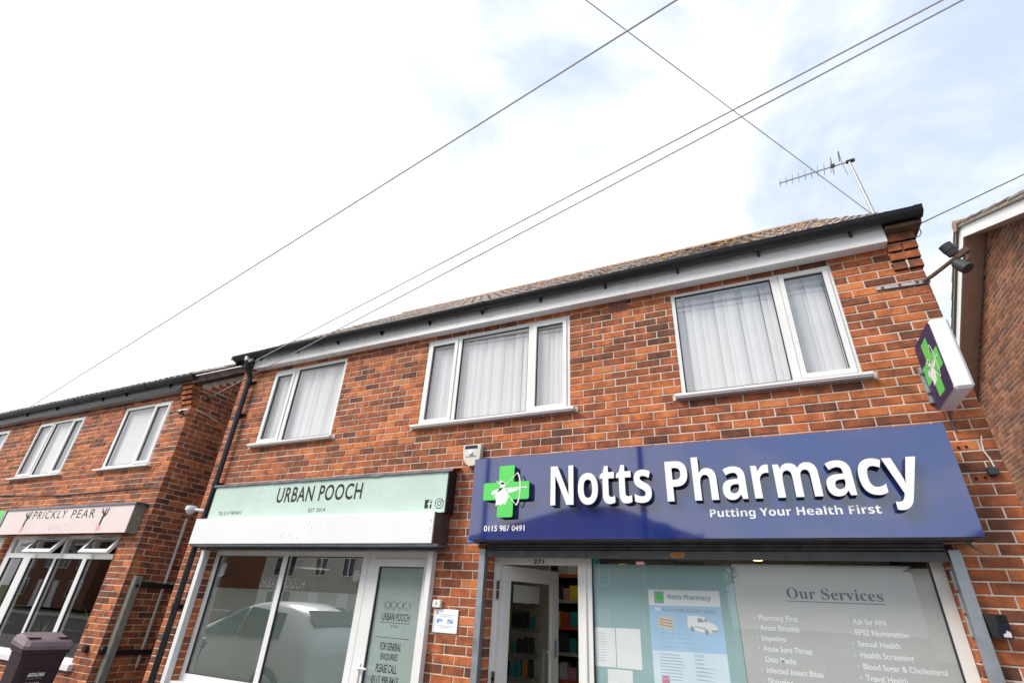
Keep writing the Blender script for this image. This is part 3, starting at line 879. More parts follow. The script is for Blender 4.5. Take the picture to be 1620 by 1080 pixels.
# gutter: half round trough
def gutter(parent, x0, x1, y, z, r_, m, name='gutter'):
    b = MB(); n = 12
    ring = [(math.cos(R(180 + 180 * k / n)), math.sin(R(180 + 180 * k / n))) for k in range(n + 1)]
    for k in range(n):
        (a0, b0), (a1, b1) = ring[k], ring[k + 1]
        b.quad((x0, y + a0 * r_, z + b0 * r_), (x1, y + a0 * r_, z + b0 * r_), (x1, y + a1 * r_, z + b1 * r_), (x0, y + a1 * r_, z + b1 * r_))
        ri = r_ - 0.004
        b.quad((x0, y + a0 * ri, z + b0 * ri), (x0, y + a1 * ri, z + b1 * ri), (x1, y + a1 * ri, z + b1 * ri), (x1, y + a0 * ri, z + b0 * ri))
    for x in (x0, x1):
        b.poly([(x, y + a * r_, z + c * r_) for a, c in ring])
    for a, s in ((-1, -1), (1, 1)):
        b.box(x0, x1, y + a * r_ - .006, y + a * r_ + .006, z - .004, z + .008)
    return b.build(name, m, parent, smooth=True)
gut = gutter(shop, -6.86, 1.60, -0.185, 4.815, 0.062, 'gutter_black')
gutter(gut, 1.555, 1.615, -0.185, 4.815, 0.069, 'gutter_black', 'stop_end')
for x in (-5.2, -2.6, 0.05):
    gutter(gut, x - .05, x + .05, -0.185, 4.815, 0.068, 'gutter_black', 'gutter_union')
for k in range(11):
    x = -6.35 + k * 0.745
    b = MB(); b.box(x - .011, x + .011, -0.128, -0.1185, 4.725, 4.80); b.obox((x, -0.150, 4.745), (1, 0, 0), (0, .8, -.6), (0, .6, .8), .010, .032, .007)
    b.build('gutter_bracket', 'gutter_black', gut)
# downpipe with swan neck
dp = MB()
dp.tube([(-6.56, -0.185, 4.76), (-6.56, -0.185, 4.70), (-6.555, -0.16, 4.62), (-6.55, -0.085, 4.52), (-6.55, -0.075, 4.44), (-6.55, -0.075, 2.9), (-6.55, -0.075, 0.02)], 0.036, 12)
dp = dp.build('downpipe', 'gutter_black', shop, smooth=True)
for z in (4.43, 3.93, 2.95, 1.5):
    b = MB(); b.tube([(-6.55, -0.075, z - .03), (-6.55, -0.075, z + .03)], 0.042, 12); b.box(-6.63, -6.47, -0.03, -0.004, z - .018, z + .018); b.build('pipe_clip', 'gutter_black', dp)
b = MB(); b.tube([(-6.56, -0.19, 4.72), (-6.56, -0.19, 4.79)], 0.05, 12); b.tube([(-6.50, -0.20, 4.70), (-6.42, -0.21, 4.715)], 0.02, 8); b.build('outlet', 'galv', dp, smooth=True)

# upstairs windows
def upvc_window(parent, x0, x1, z0, z1, panes, y=0.010, m='upvc', gm='glass_upper', fw_=0.042, name='window'):
    """panes: list of (x0,x1,z0,z1,opens). frame face at y, glass set back"""
    hole = [(p[0], p[1], p[2], p[3]) for p in panes]
    f = lambda u, d, z: Vector((u, y + d, z))
    win = wall_slab(name, m, parent, f, x0, x1, z0, z1, [(p[0] - .004, p[1] + .004, p[2] - .004, p[3] + .004) if not p[4] else (p[0] - .045, p[1] + .045, p[2] - .045, p[3] + .045) for p in panes], 0.0, 0.06)
    for p in panes:
        a, c, e, g_ = p[:4]
        if p[4]:
            s = wall_slab('sash', m, win, f, a - .042, c + .042, e - .042, g_ + .042, [(a, c, e, g_)], -0.012, 0.05)
        gk = wall_slab('gasket', 'gasket', win, f, a - .003, c + .003, e - .003, g_ + .003, [(a + .006, c - .006, e + .006, g_ - .006)], 0.010, 0.030)
        pane_sheet('pane', gm, win, a - .002, c + .002, y + .018, y + .022, e - .002, g_ + .002)
    return win
W1 = upvc_window(shop, -6.118, -4.752, 3.472, 4.565, [(-6.045, -5.745, 3.535, 4.478, 1), (-5.632, -4.800, 3.500, 4.520, 0)])
W2 = upvc_window(shop, -3.438, -1.582, 3.472, 4.565, [(-3.362, -3.048, 3.535, 4.490, 1), (-2.950, -2.078, 3.500, 4.518, 0), (-1.974, -1.662, 3.535, 4.492, 1)])
W3 = upvc_window(shop, -0.504, 0.906, 3.472, 4.565, [(-0.462, 0.405, 3.500, 4.535, 0), (0.520, 0.834, 3.538, 4.512, 1)])
for w_, a, c in ((W1, -6.17, -4.69), (W2, -3.49, -1.52), (W3, -0.555, 0.965)):
    b = MB(); b.v += []
    b.box(a, c, -0.075, 0.05, 3.435, 3.462, 0.004); b.box(a + .01, c - .01, -0.065, -0.010, 3.425, 3.4345)
    b.build('sill', 'upvc_old', w_)
    for x in (a - .012, c + .012):
        box('sill_end_mortar', 'mortar', w_, x - .016, x + .011, -0.012, 0.02, 3.42, 3.475)
    if w_ is not W1:
        pass
for a, e, z0, z1 in ((-4.170, -3.972, 4.484, 4.582), (-1.141, -0.947, 4.486, 4.614)):
    f = lambda u, d, z: Vector((u, d, z))
    hs = []
    nx, nz = 7, 5
    for i in range(nx):
        for j in range(nz):
            cx = a + (e - a) * (i + .5) / nx; cz = z0 + (z1 - z0) * (j + .5) / nz
            hs.append((cx - .0075, cx + .0075, cz - .0065, cz + .0065))
    v = wall_slab('air_brick', 'vent_red', shop, f, a + .004, e - .004, z0 + .004, z1 - .004, hs, -0.001, 0.02)
    box('grille_back', 'hole', v, a + .006, e - .006, 0.021, 0.03, z0 + .006, z1 - .006)

# vertical blinds
def blind(x0, x1, z0, z1, y, label, rng, ang):
    t = thing('vertical_blind', label, 'blind', ((x0 + x1) / 2, y, z0), 'vertical blinds behind the upstairs windows')
    box('headrail', 'white_plastic', t, x0, x1, y - .02, y + .02, z1, z1 + .035)
    n = int((x1 - x0) / 0.066); me = None
    for i in range(n):
        x = x0 + (i + .5) * (x1 - x0) / n
        if me is None:
            b = MB()
            for k in range(4):
                u0 = -0.0445 + 0.089 * k / 4; u1 = u0 + 0.089 / 4
                h0 = 0.006 * math.cos(u0 / 0.0445 * 1.57); h1 = 0.006 * math.cos(u1 / 0.0445 * 1.57)
                b.quad((u0, -h0, z0), (u1, -h1, z0), (u1, -h1, z1), (u0, -h0, z1))
            o = b.build('slat', 'blind', t, recalc=False); me = o.data
        else: o = link('slat', me, t)
        o.location = Vector((x, y, 0)) - Vector(t.location)
        o.rotation_euler = (rng.uniform(-.004, .004), rng.uniform(-.004, .004), R(ang) + rng.uniform(-.02, .02))
rb = random.Random(21)
blind(-6.11, -4.76, 3.45, 4.56, 0.105, 'white vertical blind behind the upstairs window by the downpipe', rb, 10)
blind(-3.43, -1.59, 3.45, 4.56, 0.105, 'white vertical blind behind the three-pane upstairs window', rb, 10)
blind(-0.50, 0.90, 3.45, 4.56, 0.105, 'white vertical blind behind the upstairs window above the blue sign', rb, 10)

# ---- mint shop front
f0 = lambda u, d, z: Vector((u, 0.07 + d, z))
sf = wall_slab('shop_window', 'upvc', shop, f0, -6.30, -3.86, 0.78, 2.135, [(-6.232, -5.124, 0.85, 2.082), (-5.052, -3.940, 0.85, 2.084)], 0.0, 0.07)
for a, c in ((-6.232, -5.124), (-5.052, -3.940)):
    wall_slab('gasket', 'gasket', sf, f0, a - .001, c + .001, 0.849, 2.083, [(a + .007, c - .007, .857, 2.075)], 0.008, 0.03)
    pane_sheet('pane', 'glass_mint', sf, a - .002, c + .002, 0.088, 0.094, 0.848, 2.084)
    box('frosted_film', 'frost_grey', sf, a + .004, c - .004, 0.0962, 0.0972, 0.853, 1.728)
box('sill', 'upvc', sf, -6.36, -3.80, -0.03, 0.14, 0.745, 0.779, .004)
b = MB(); b.box(-6.30, -3.82, 0.03, 0.13, 0.0, 0.744); b.build('stall_riser', 'brick_brown', shop)
dd = wall_slab('shop_door', 'upvc', shop, f0, -3.855, -3.035, 0.02, 2.135, [(-3.79, -3.10, 0.06, 2.075)], 0.0, 0.07)
wall_slab('door_leaf', 'upvc', dd, f0, -3.786, -3.104, 0.065, 2.071, [(-3.707, -3.145, 0.20, 1.995)], -0.006, 0.05)
wall_slab('gasket', 'gasket', dd, f0, -3.708, -3.144, 0.199, 1.996, [(-3.700, -3.152, .207, 1.988)], 0.006, 0.03)
pane_sheet('pane', 'glass_pharmacy', dd, -3.709, -3.143, 0.088, 0.094, 0.199, 1.997)
box('frosted_film', 'frost_door', dd, -3.702, -3.150, 0.0962, 0.0972, 0.206, 1.989)
b = MB(); b.box(-3.768, -3.738, 0.050, 0.0635, 0.92, 1.14, .004); b.tube([(-3.753, 0.03, 1.10), (-3.753, 0.062, 1.10)], 0.011, 8); b.tube([(-3.753, 0.028, 1.10), (-3.64, 0.028, 1.10)], 0.010, 8); b.build('handle', 'white_plastic', dd, smooth=True)
# lettering and dog heads on the door
dl = part_empty('door_lettering', dd)
YD = 0.0955
text('text', 'URBAN POOCH', 'black_print', dl, -3.595, -3.265, 1.510, 1.578, YD, bold=0.012, spacing=1.08)
box('text_rule', 'black_print', dl, -3.61, -3.255, YD - .0006, YD, 1.492, 1.496)
text('text', 'EST 2014', 'black_print', dl, -3.475, -3.388, 1.455, 1.476, YD)
text('text', 'FOR GENERAL', 'black_print', dl, -3.568, -3.318, 1.262, 1.326, YD, bold=0.016)
text('text', 'ENQUIRIES', 'black_print', dl, -3.545, -3.345, 1.175, 1.238, YD, bold=0.010)
text('text', 'PLEASE CALL', 'black_print', dl, -3.580, -3.335, 1.082, 1.150, YD, bold=0.016)
text('text', '0115 998 8415', 'black_print', dl, -3.612, -3.305, 0.990, 1.056, YD, bold=0.014)
box('text_rule', 'black_print', dl, -3.64, -3.24, YD - .0006, YD, 1.365, 1.3685)
for k, cx in enumerate((-3.55, -3.475, -3.395, -3.315)):
    b = MB(); rx = (.026, .030, .028, .034)[k]; cz = 1.642
    stroke(b, circle_pts(cx, cz, rx, .038, 18, 0, 360) + [(cx + rx, cz)], 0.0022, YD, .0006)
    for sgn in (-1, 1):
        stroke(b, [(cx + sgn * rx * .7, cz + .030), (cx + sgn * rx * 1.35, cz + .018), (cx + sgn * rx * 1.3, cz - .014), (cx + sgn * rx * .9, cz - .010)], 0.0022, YD - .0008, .0006)
    b.prism(circle_pts(cx, cz - .016, .006, n=10), YD - .0022, YD - .0012)
    b.build('dog_head', 'black_print', dl)
# outlined window lettering
b = part_empty('window_lettering', sf)
text('text', 'URBAN POOCH', 'grey_print', b, -5.42, -4.72, 1.752, 1.858, 0.0868, bold=-0.004, spacing=1.12)
b = MB(); b.prism([(-6.19, 1.84), (-6.10, 1.86), (-6.09, 2.00), (-6.17, 1.99)], 0.1005, 0.1015); b.build('window_notice', 'paper', sf)
b = MB(); b.prism(circle_pts(-4.02, 1.90, .048, .06), 0.1005, 0.1015); b.prism(circle_pts(-4.02, 1.885, .022, .03), 0.0995, 0.1003); b.build('window_sticker', ['pale_print'], sf)

# interior of the mint shop: hanging paper lamps, dark room
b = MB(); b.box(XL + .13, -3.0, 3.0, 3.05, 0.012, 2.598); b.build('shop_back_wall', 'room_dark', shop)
for (x, y, z, r_, lab) in ((-5.55, 1.0, 2.02, .22, 'white shade lamp hanging inside the mint shop window, left pane'), (-4.15, 0.9, 2.06, .22, 'white shade lamp hanging inside the mint shop beside the door')):
    t = thing('pendant_lamp', lab, 'lamp', (x, y, 2.598), 'lamps hanging in the mint shop')
    b = MB()
    pr = [(.02, .16), (.05, .15), (r_ * .75, .06), (r_, 0.0)]
    for k in range(3):
        for j in range(20):
            a0, a1 = 2 * math.pi * j / 20, 2 * math.pi * (j + 1) / 20
            P_ = lambda q, a: (x + q[0] * math.cos(a), y + q[0] * math.sin(a), z + q[1])
            b.quad(P_(pr[k], a0), P_(pr[k], a1), P_(pr[k + 1], a1), P_(pr[k + 1], a0))
    b.build('lamp_shade', 'vinyl_white', t, smooth=True)
    MB().tube([(x, y, z + .15), (x, y, 2.59)], .006, 6).build('cord', 'cable_dark', t)
    MB().tube([(x, y, z + .03), (x, y, z + .10)], .035, 10).build('bulb', 'lamp_white', t)

# ---- pharmacy shop front
fp = lambda u, d, z: Vector((u, 0.085 + d, z))
ph = wall_slab('pharmacy_front', 'upvc_old', shop, fp, -2.368, 1.040, 0.0, 2.155, [(-2.311, -1.548, 0.02, 2.037), (-1.424, 0.967, 0.62, 2.100)], 0.0, 0.08)
box('mullion_bead', 'upvc_old', ph, -1.497, -1.470, 0.070, 0.0845, 0.02, 2.12, .004)
pane_sheet('pane', 'glass_pharmacy', ph, -1.426, 0.969, 0.108, 0.114, 0.618, 2.102)
wall_slab('gasket', 'gasket', ph, fp, -1.425, 0.968, 0.619, 2.101, [(-1.417, 0.960, .627, 2.094)], 0.012, 0.030)
box('frosted_film', 'frost_teal', ph, -1.418, -0.300, 0.1165, 0.1175, 0.626, 2.050)
text('door_number', '271', 'black_print', ph, -1.966, -1.868, 2.043, 2.080, 0.0845, bold=0.02, spacing=1.15, depth=0.004)
# open door leaf, hinged left, swung inwards
ang = math.atan2(0.80 - 0.14, -2.02 + 2.305)
cA, sA = math.cos(ang), math.sin(ang)
def leaf(u, d, z): return Vector((-2.305 + cA * u + sA * d, 0.145 + sA * u - cA * d, z))
dl2 = wall_slab('open_door', 'upvc_old', shop, leaf, 0.0, 0.725, 0.03, 2.03, [(0.085, 0.635, 0.16, 1.905)], -0.02, 0.025)
b = MB(); b.quad(leaf(.083, 0, .158), leaf(.637, 0, .158), leaf(.637, 0, 1.907), leaf(.083, 0, 1.907)); b.build('pane', 'glass', dl2)
b = MB()
b.obox(leaf(.60, .045, 1.18), (cA, sA, 0), (sA, -cA, 0), (0, 0, 1), .008, .010, .17)
b.obox(leaf(.60, .030, 1.33), (cA, sA, 0), (sA, -cA, 0), (0, 0, 1), .008, .02, .01); b.obox(leaf(.60, .030, 1.03), (cA, sA, 0), (sA, -cA, 0), (0, 0, 1), .008, .02, .01)
b.build('pull_handle', 'white_plastic', dl2)
b = MB(); b.obox(leaf(.68, .028, 1.36), (cA, sA, 0), (sA, -cA, 0), (0, 0, 1), .012, .006, .07); b.build('lock_plate', 'galv', dl2)
b = MB()
for z in (1.47, 1.24, 1.06): b.obox(leaf(.727, 0, z), (cA, sA, 0), (sA, -cA, 0), (0, 0, 1), .002, .010, .028)
b.build('lock_slots', 'dark_plastic', dl2)
b = MB()
for z in (1.78, 1.86): b.obox((-2.315, 0.075, z), (1, 0, 0), (0, 1, 0), (0, 0, 1), .010, .012, .035)
for z in (1.12, 1.16): b.obox((-2.315, 0.075, z), (1, 0, 0), (0, 1, 0), (0, 0, 1), .010, .012, .030)
b.build('hinges', 'rust_brown', dl2)
b = MB(); b.obox(leaf(.30, .012, 1.80), (cA, sA, 0), (sA, -cA, 0), (0, 0, 1), .17, .001, .075); b.build('door_notice', 'shelf_grey', dl2)

# shutter guides, bottom slat
def rail(parent, x0, x1, z1, m, name):
    b = MB(); b.box(x0, x1, -0.075, -0.068, 0.0, z1); b.box(x0, x0 + .007, -0.0678, -0.003, 0.0, z1); b.box(x1 - .007, x1, -0.0678, -0.003, 0.0, z1)
    return b.build(name, m, parent)
gs = thing('roller_shutter', 'grey steel roller shutter rolled up under the blue pharmacy sign', 'shutter', (-0.6, 0, 0))
rail(gs, -2.452, -2.392, 2.150, 'steel', 'guide_rail'); rail(gs, 1.054, 1.118, 2.150, 'steel', 'guide_rail')
b = MB(); b.box(-2.388, 1.050, -0.062, -0.030, 2.080, 2.142, .004); b.box(-2.388, 1.050, -0.066, -0.0622, 2.080, 2.092); b.build('bottom_slat', 'steel_dark', gs)
b = MB()
for k in range(3): b.box(-2.386, 1.048, -0.056, -0.036, 2.144 + k * .026, 2.168 + k * .026, .006)
b.build('slats', 'steel_dark', gs)
b = MB(); b.box(-2.44, 1.19, -0.285, -0.19, 2.196, 2.215); b.box(-2.43, 1.15, -0.188, -0.08, 2.222, 2.240); b.build('housing', 'steel_dark', gs)
b = MB(); b.prism([(-.725, 2.118), (-.712, 2.128), (-.625, 2.128), (-.612, 2.118), (-.612, 2.100), (-.625, 2.090), (-.712, 2.090), (-.725, 2.100)], -0.071, -0.0664); b.build('lock_badge', 'pack_orange', gs)
text('badge_text', 'VIEW', 'black_print', gs, -.695, -.642, 2.101, 2.116, -0.0712)
b = MB()
for z0 in (2.03, 1.90, 1.77): b.box(1.0415, 1.0525, -0.02, -0.006, z0 - .115, z0)
b.build('brush_strip', 'galv', gs)

# ================================================================== PHARMACY SIGN
ps = thing('shop_sign', 'glossy navy blue fascia sign with raised white letters reading Notts Pharmacy', 'sign', (-0.62, 0, 2.2))
SX0, SX1, SZ0, SZ1, SY = -2.453, 1.207, 2.200, 2.933, -0.30
b = MB()
b.box(SX0, SX1, SY, SY + .004, SZ0, SZ1)
b.box(SX0, SX1, SY + .0042, -0.005, SZ1 - .004, SZ1); b.box(SX0, SX0 + .004, SY + .0042, -0.005, SZ0, SZ1 - .0042); b.box(SX1 - .004, SX1, SY + .0042, -0.005, SZ0, SZ1 - .0042)
b.build('face_panel', 'navy_acrylic', ps)
b = MB(); b.box(SX0, SX1, SY + .0042, SY + .03, SZ0, SZ0 + .004); b.build('tray_lip', 'navy_side', ps)
text('letters', sansbold('Notts'), 'letter_white', ps, -1.637, -0.775, 2.459, 2.795, SY - .002, bold=0.0, spacing=0.97, depth=0.062, split='letter', side='navy_side')
text('letters', sansbold('Pharmacy'), 'letter_white', ps, -0.658, 0.978, 2.358, 2.793, SY - .002, bold=0.0, spacing=0.97, depth=0.062, split='letter', side='navy_side')
text('tagline', sansbold('Putting Your Health First'), 'vinyl_white', ps, -0.367, 0.716, 2.333, 2.410, SY - .001, split='tagline_letter')
text('phone_number', '0115 987 0491', 'vinyl_white', ps, -2.300, -1.900, 2.270, 2.320, SY - .001, bold=0.016)
def archer(mb, cx, cz, s, y, th, tr=None):
    """white archer silhouette drawing a bow, facing right"""
    P = lambda x, z: (cx + x * s, cz + z * s)
    def poly(*pts): mb.prism([P(*p) for p in pts], y - th, y)
    poly((-.66, -.13), (-.57, -.19), (-.40, -.10), (-.20, .0), (-.16, .10), (-.30, .05), (-.58, -.02))          # drawing arm
    poly((-.30, .05), (-.16, .10), (-.02, .06), (.06, -.06), (.12, -.26), (-.02, -.56), (-.12, -.50), (-.20, -.58), (-.32, -.54), (-.42, -.60), (-.42, -.34), (-.52, -.24), (-.40, -.10))   # tunic
    poly((-.02, .055), (.22, .02), (.46, .04), (.58, .085), (.58, .02), (.46, -.04), (.30, -.09), (.08, -.13), (.02, -.06))   # bow arm
    mb.prism([P(-.18 + .105 * math.cos(q * .524), .17 + .125 * math.sin(q * .524)) for q in range(12)], y - th, y)      # head
    poly((-.50, .40), (-.36, .29), (-.24, .27), (-.08, .27), (-.04, .22), (-.14, .20), (-.28, .22), (-.40, .28))        # hat with feather
    poly((-.34, .34), (-.22, .36), (-.10, .28), (-.20, .26))
    bow = [P(.46 + .16 * math.cos(R(a)) - .04, .02 + .60 * math.sin(R(a))) for a in range(-88, 89, 11)]
    stroke(mb, bow, .045 * s, y - th * 1.3, th)
    stroke(mb, [P(.42, .60), P(-.12, .09)], .022 * s, y - th * 1.6, th)
    stroke(mb, [P(.42, -.56), P(.08, -.18)], .022 * s, y - th * 1.6, th)
    stroke(mb, [P(-.16, .055), P(.80, .055)], .030 * s, y - th * 2.2, th)
    mb.prism([P(.88, .055), P(.78, .10), P(.80, .055), P(.78, .01)], y - th * 2.2, y - th)
def cross_pts(cx, cz, h, w, rr=.014):
    raw = [(-w, h), (w, h), (w, w), (h, w), (h, -w), (w, -w), (w, -h), (-w, -h), (-w, -w), (-h, -w), (-h, w), (-w, w)]
    out = []
    for i, p in enumerate(raw):
        a = Vector(raw[i - 1]); q = Vector(p); c = Vector(raw[(i + 1) % 12])
        if i % 3 == 2: out.append((cx + p[0], cz + p[1])); continue
        d1 = (a - q).normalized() * rr; d2 = (c - q).normalized() * rr
        out += [(cx + (q + d1).x, cz + (q + d1).y), (cx + (q + d1 * .3 + d2 * .3).x, cz + (q + d1 * .3 + d2 * .3).y), (cx + (q + d2).x, cz + (q + d2).y)]
    return out
CX, CZ = -2.068, 2.604
cr = part_empty('cross_emblem', ps)
b = MB(); b.prism(cross_pts(CX, CZ, .228, .077), SY - .066, SY - .062); b.build('cross_face', 'cross_green', cr)
b = MB(); b.prism(cross_pts(CX, CZ, .226, .075), SY - .0618, SY - .001); b.build('cross_return', 'navy_side', cr)
b = MB(); archer(b, CX + .005, CZ + .01, .235, SY - .0662, .0012); b.build('archer', 'vinyl_white', cr)
b = MB(); b.prism([(SX0 - .012, 2.385), (SX0 - .005, 2.385), (SX0 - .005, 2.196), (SX0 - .075, 2.196)], -0.20, -0.012); b.build('side_bracket', 'blue_plastic', ps)

# projecting sign
pj = thing('projecting_sign', 'boxy projecting wall sign with green cross and white archer on navy', 'sign', (1.33, 0, 3.1))
PX0, PX1, PY0, PY1, PZ0, PZ1 = 1.272, 1.388, -0.512, -0.045, 3.092, 3.622
b = MB(); b.box(PX0 + .002, PX1, PY0, PY1, PZ0, PZ1, .018); b.build('case', 'letter_white', pj, smooth=False)
def oct_pts(y0, y1, z0, z1, r_): return [(y0 + r_, z0), (y1 - r_, z0), (y1, z0 + r_), (y1, z1 - r_), (y1 - r_, z1), (y0 + r_, z1), (y0, z1 - r_), (y0, z0 + r_)]
def to_x(mb, X): mb.v = [(X + v[1], v[0], v[2]) for v in mb.v]; return mb
b = MB(); b.prism(oct_pts(PY0 + .008, PY1 - .004, PZ0 + .008, PZ1 - .008, .022), -0.0012, 0.0); to_x(b, PX0 + .0015).build('face', 'navy_print', pj)
# seen from the left the front edge of the sign is to the right: mirror so that the archer aims outwards
mir = lambda mb, X, cy: setattr(mb, 'v', [(X + v[1], cy - v[0], v[2]) for v in mb.v]) or mb
cyp = (PY0 + PY1) / 2
b = MB(); b.prism(cross_pts(0, 3.355, .205, .070, .006), -0.001, 0.0); mir(b, PX0 + .0001, cyp).build('cross', 'cross_green', pj)
b = MB(); archer(b, 0.0, 3.36, .205, 0, .0008); mir(b, PX0 - .0012, cyp).build('archer', 'vinyl_white', pj)
b = MB(); b.box(1.255, 1.285, -0.043, -0.004, 3.17, 3.46); b.box(1.292, 1.37, -0.0435, -0.03, 3.2, 3.5); b.build('mounting_plate', 'galv', pj)
b = MB()
for z in (3.40, 3.24): b.tube([(1.262, -0.052, z), (1.262, -0.042, z)], .010, 8)
b.build('bolts', 'steel_dark', pj)
b = MB(); b.tube([(1.36, -0.01, 3.1), (1.345, -0.012, 3.06), (1.34, -0.012, 3.0), (1.345, -0.012, 2.95)], .006, 6); b.build('flex', 'cable_dark', pj)

# ================================================================== WINDOW PANEL AND POSTERS
YP = 0.1185
pn = thing('services_panel', 'grey window vinyl headed Our Services with white bulleted lists', 'window vinyl', (0.33, YP, 0.63))
box('panel', 'panel_grey', pn, -0.297, 0.958, YP, YP + .001, 0.628, 2.052)
text('heading', '\U0001D40E\U0001D42E\U0001D42B \U0001D412\U0001D41E\U0001D42B\U0001D42F\U0001D422\U0001D41C\U0001D41E\U0001D42C', 'navy_print', pn, 0.056, 0.652, 1.838, 1.910, YP - .0006)
box('heading_rule', 'navy_print', pn, 0.045, 0.657, YP - .0008, YP - .0002, 1.819, 1.8235)
lines1 = [('Pharmacy First', .258, 1), ('Acute Sinusitis', .255, 1), ('Impetigo', .160, 1), ('Acute Sore Throat', .311, 1), ('Ottis Media', .199, 0), ('Infected Insect Bites', .350, 1), ('Shingles', .155, 1), ('Uncomplicated UTI', .32, 1)]
lines2 = [('Ask for ANI', .192, 1), ('EPS2 Nomination', .302, 1), ('Sexual Health', .239, 1), ('Health Screening', .296, 1), ('Blood Sugar & Cholesterol', .453, 1), ('Travel Health', .228, 1)]
for x0, ls, zz in ((-0.160, lines1, 1.688), (0.437, lines2, 1.692)):
    for i, (s_, w_, bul) in enumerate(ls):
        z = zz - i * 0.0657
        if z < 1.25: continue
        desc = .010 if any(c in s_ for c in 'gpyq') else 0.0
        text('list_item', s_, 'vinyl_white', pn, x0, x0 + w_, z - desc, z + .036, YP - .0006, bold=0.014)
        if bul:
            b = MB(); b.prism(circle_pts(x0 - .028, z + .015, .0045, n=10), YP - .0012, YP - .0004); b.build('bullet', 'vinyl_white', pn)
YQ = 0.1145
po = thing('poster', 'blue and white prescription delivery poster with a white van, stuck inside the pharmacy window', 'poster', (-0.68, YQ, 1.0))
flat('sheet', 'poster_pale', po, [(-.957, 1.0), (-.412, 1.0), (-.412, 1.872), (-.957, 1.866)], YQ + .0018, .0006)
flat('header', 'paper', po, [(-.957, 1.753), (-.414, 1.762), (-.412, 1.872), (-.957, 1.866)], YQ + .001, .0004)
flat('blue_field', 'poster_blue', po, [(-.955, 1.444), (-.414, 1.452), (-.414, 1.761), (-.957, 1.752)], YQ + .001, .0004)
flat('logo_square', 'poster_grey', po, [(-.912, 1.768), (-.836, 1.769), (-.836, 1.856), (-.912, 1.855)], YQ + .0004, .0004)
b = MB(); b.prism(cross_pts(-.874, 1.812, .032, .012, .002), YQ - .0008, YQ - .0002); b.build('logo_cross', 'cross_green', po)
text('poster_text', sansbold('Notts Pharmacy'), 'poster_grey', po, -.806, -.480, 1.790, 1.838, YQ, bold=0.016)
text('poster_text', sansbold('PRESCRIPTION DELIVERY SERVICE'), 'poster_grey', po, -.862, -.452, 1.712, 1.736, YQ, bold=0.008)
flat('crest', 'poster_pale', po, [(-.918, 1.718), (-.868, 1.718), (-.868, 1.74), (-.918, 1.74)], YQ + .0004, .0004)
b = MB(); b.prism([(-.896, 1.602), (-.782, 1.586), (-.776, 1.668), (-.888, 1.684)], YQ - .0002, YQ + .0004); b.build('medicine_box', 'cream_plastic', po)
b = MB()
for k in range(3): b.prism([(-.882, 1.618 + k * .02), (-.79, 1.605 + k * .02), (-.79, 1.611 + k * .02), (-.882, 1.624 + k * .02)], YQ - .0010, YQ - .0004)
b.build('medicine_print', 'pack_orange', po)
b = MB(); b.prism([(-.672, 1.610), (-.668, 1.690), (-.600, 1.692), (-.540, 1.688), (-.512, 1.655), (-.470, 1.640), (-.452, 1.615), (-.456, 1.590), (-.520, 1.578), (-.600, 1.588)], YQ - .0002, YQ + .0004); b.build('van_body', 'paper', po)
b = MB(); b.prism([(-.596, 1.650), (-.592, 1.680), (-.560, 1.676), (-.548, 1.652)], YQ - .0010, YQ - .0004); b.prism([(-.540, 1.684), (-.518, 1.656), (-.545, 1.654)], YQ - .0010, YQ - .0004); b.prism([(-.50, 1.60), (-.456, 1.604), (-.456, 1.592), (-.50, 1.588)], YQ - .0010, YQ - .0004)
b.prism([(-.62, 1.618), (-.54, 1.606), (-.54, 1.612), (-.62, 1.624)], YQ - .0010, YQ - .0004); b.build('van_windows', 'poster_grey', po)
b = MB()
for cx, cz in ((-.536, 1.588), (-.640, 1.604)): b.prism(circle_pts(cx, cz, .014, .018, 14), YQ - .0018, YQ - .0011)
b.build('van_wheels', 'poster_grey', po)
b = MB(); rp = random.Random(4)
for k in range(4): b.prism([(-.888, 1.562 - k * .030), (-.888 + rp.uniform(.22, .36), 1.562 - k * .030), (-.888 + .22, 1.568 - k * .030), (-.888, 1.568 - k * .030)], YQ - .0002, YQ + .0004)
for k in range(9):
    b.prism([(-.905, 1.420 - k * .020), (-.905 + rp.uniform(.15, .20), 1.420 - k * .020), (-.905 + .15, 1.425 - k * .020), (-.905, 1.425 - k * .020)], YQ - .0002, YQ + .0010)
for k in range(7):
    b.prism([(-.645, 1.400 - k * .025), (-.645 + rp.uniform(.05, .16), 1.400 - k * .025), (-.645 + .05, 1.406 - k * .025), (-.645, 1.406 - k * .025)], YQ - .0002, YQ + .0010)
b.build('small_print', 'poster_line', po)
text('poster_text', 'FREE', 'poster_blue', po, -.645, -.575, 1.418, 1.436, YQ, bold=0.01)
flat('poster_picture', 'pack_pink', po, [(-.90, 1.225), (-.84, 1.225), (-.845, 1.285), (-.895, 1.285)], YQ + .0008, .0004)
for (a, e, z0, z1, lab) in ((-1.432, -1.246, 1.300, 1.573, 'white printed notice taped inside the pharmacy window nearest the open door'),
                            (-1.240, -1.041, 1.300, 1.578, 'blank white sheet taped inside the pharmacy window beside the blue poster'),
                            (-1.318, -1.120, 1.010, 1.293, 'white sheet taped below the other two sheets in the pharmacy window')):
    t = MB().prism([(a, z0), (e, z0 + .002), (e, z1), (a, z1 - .003)], YQ, YQ + .0008).build('paper_notice', 'paper')
    tag(t, lab, 'notice', 'papers in the pharmacy window')
    if a == -1.432:
        b = MB()
        for k in range(11): b.prism([(a + .03, 1.53 - k * .019), (a + .03 + rp.uniform(.07, .12), 1.53 - k * .019), (a + .10, 1.534 - k * .019), (a + .03, 1.534 - k * .019)], YQ - .0006, YQ - .0001)
        b.build('small_print', 'poster_line', t)

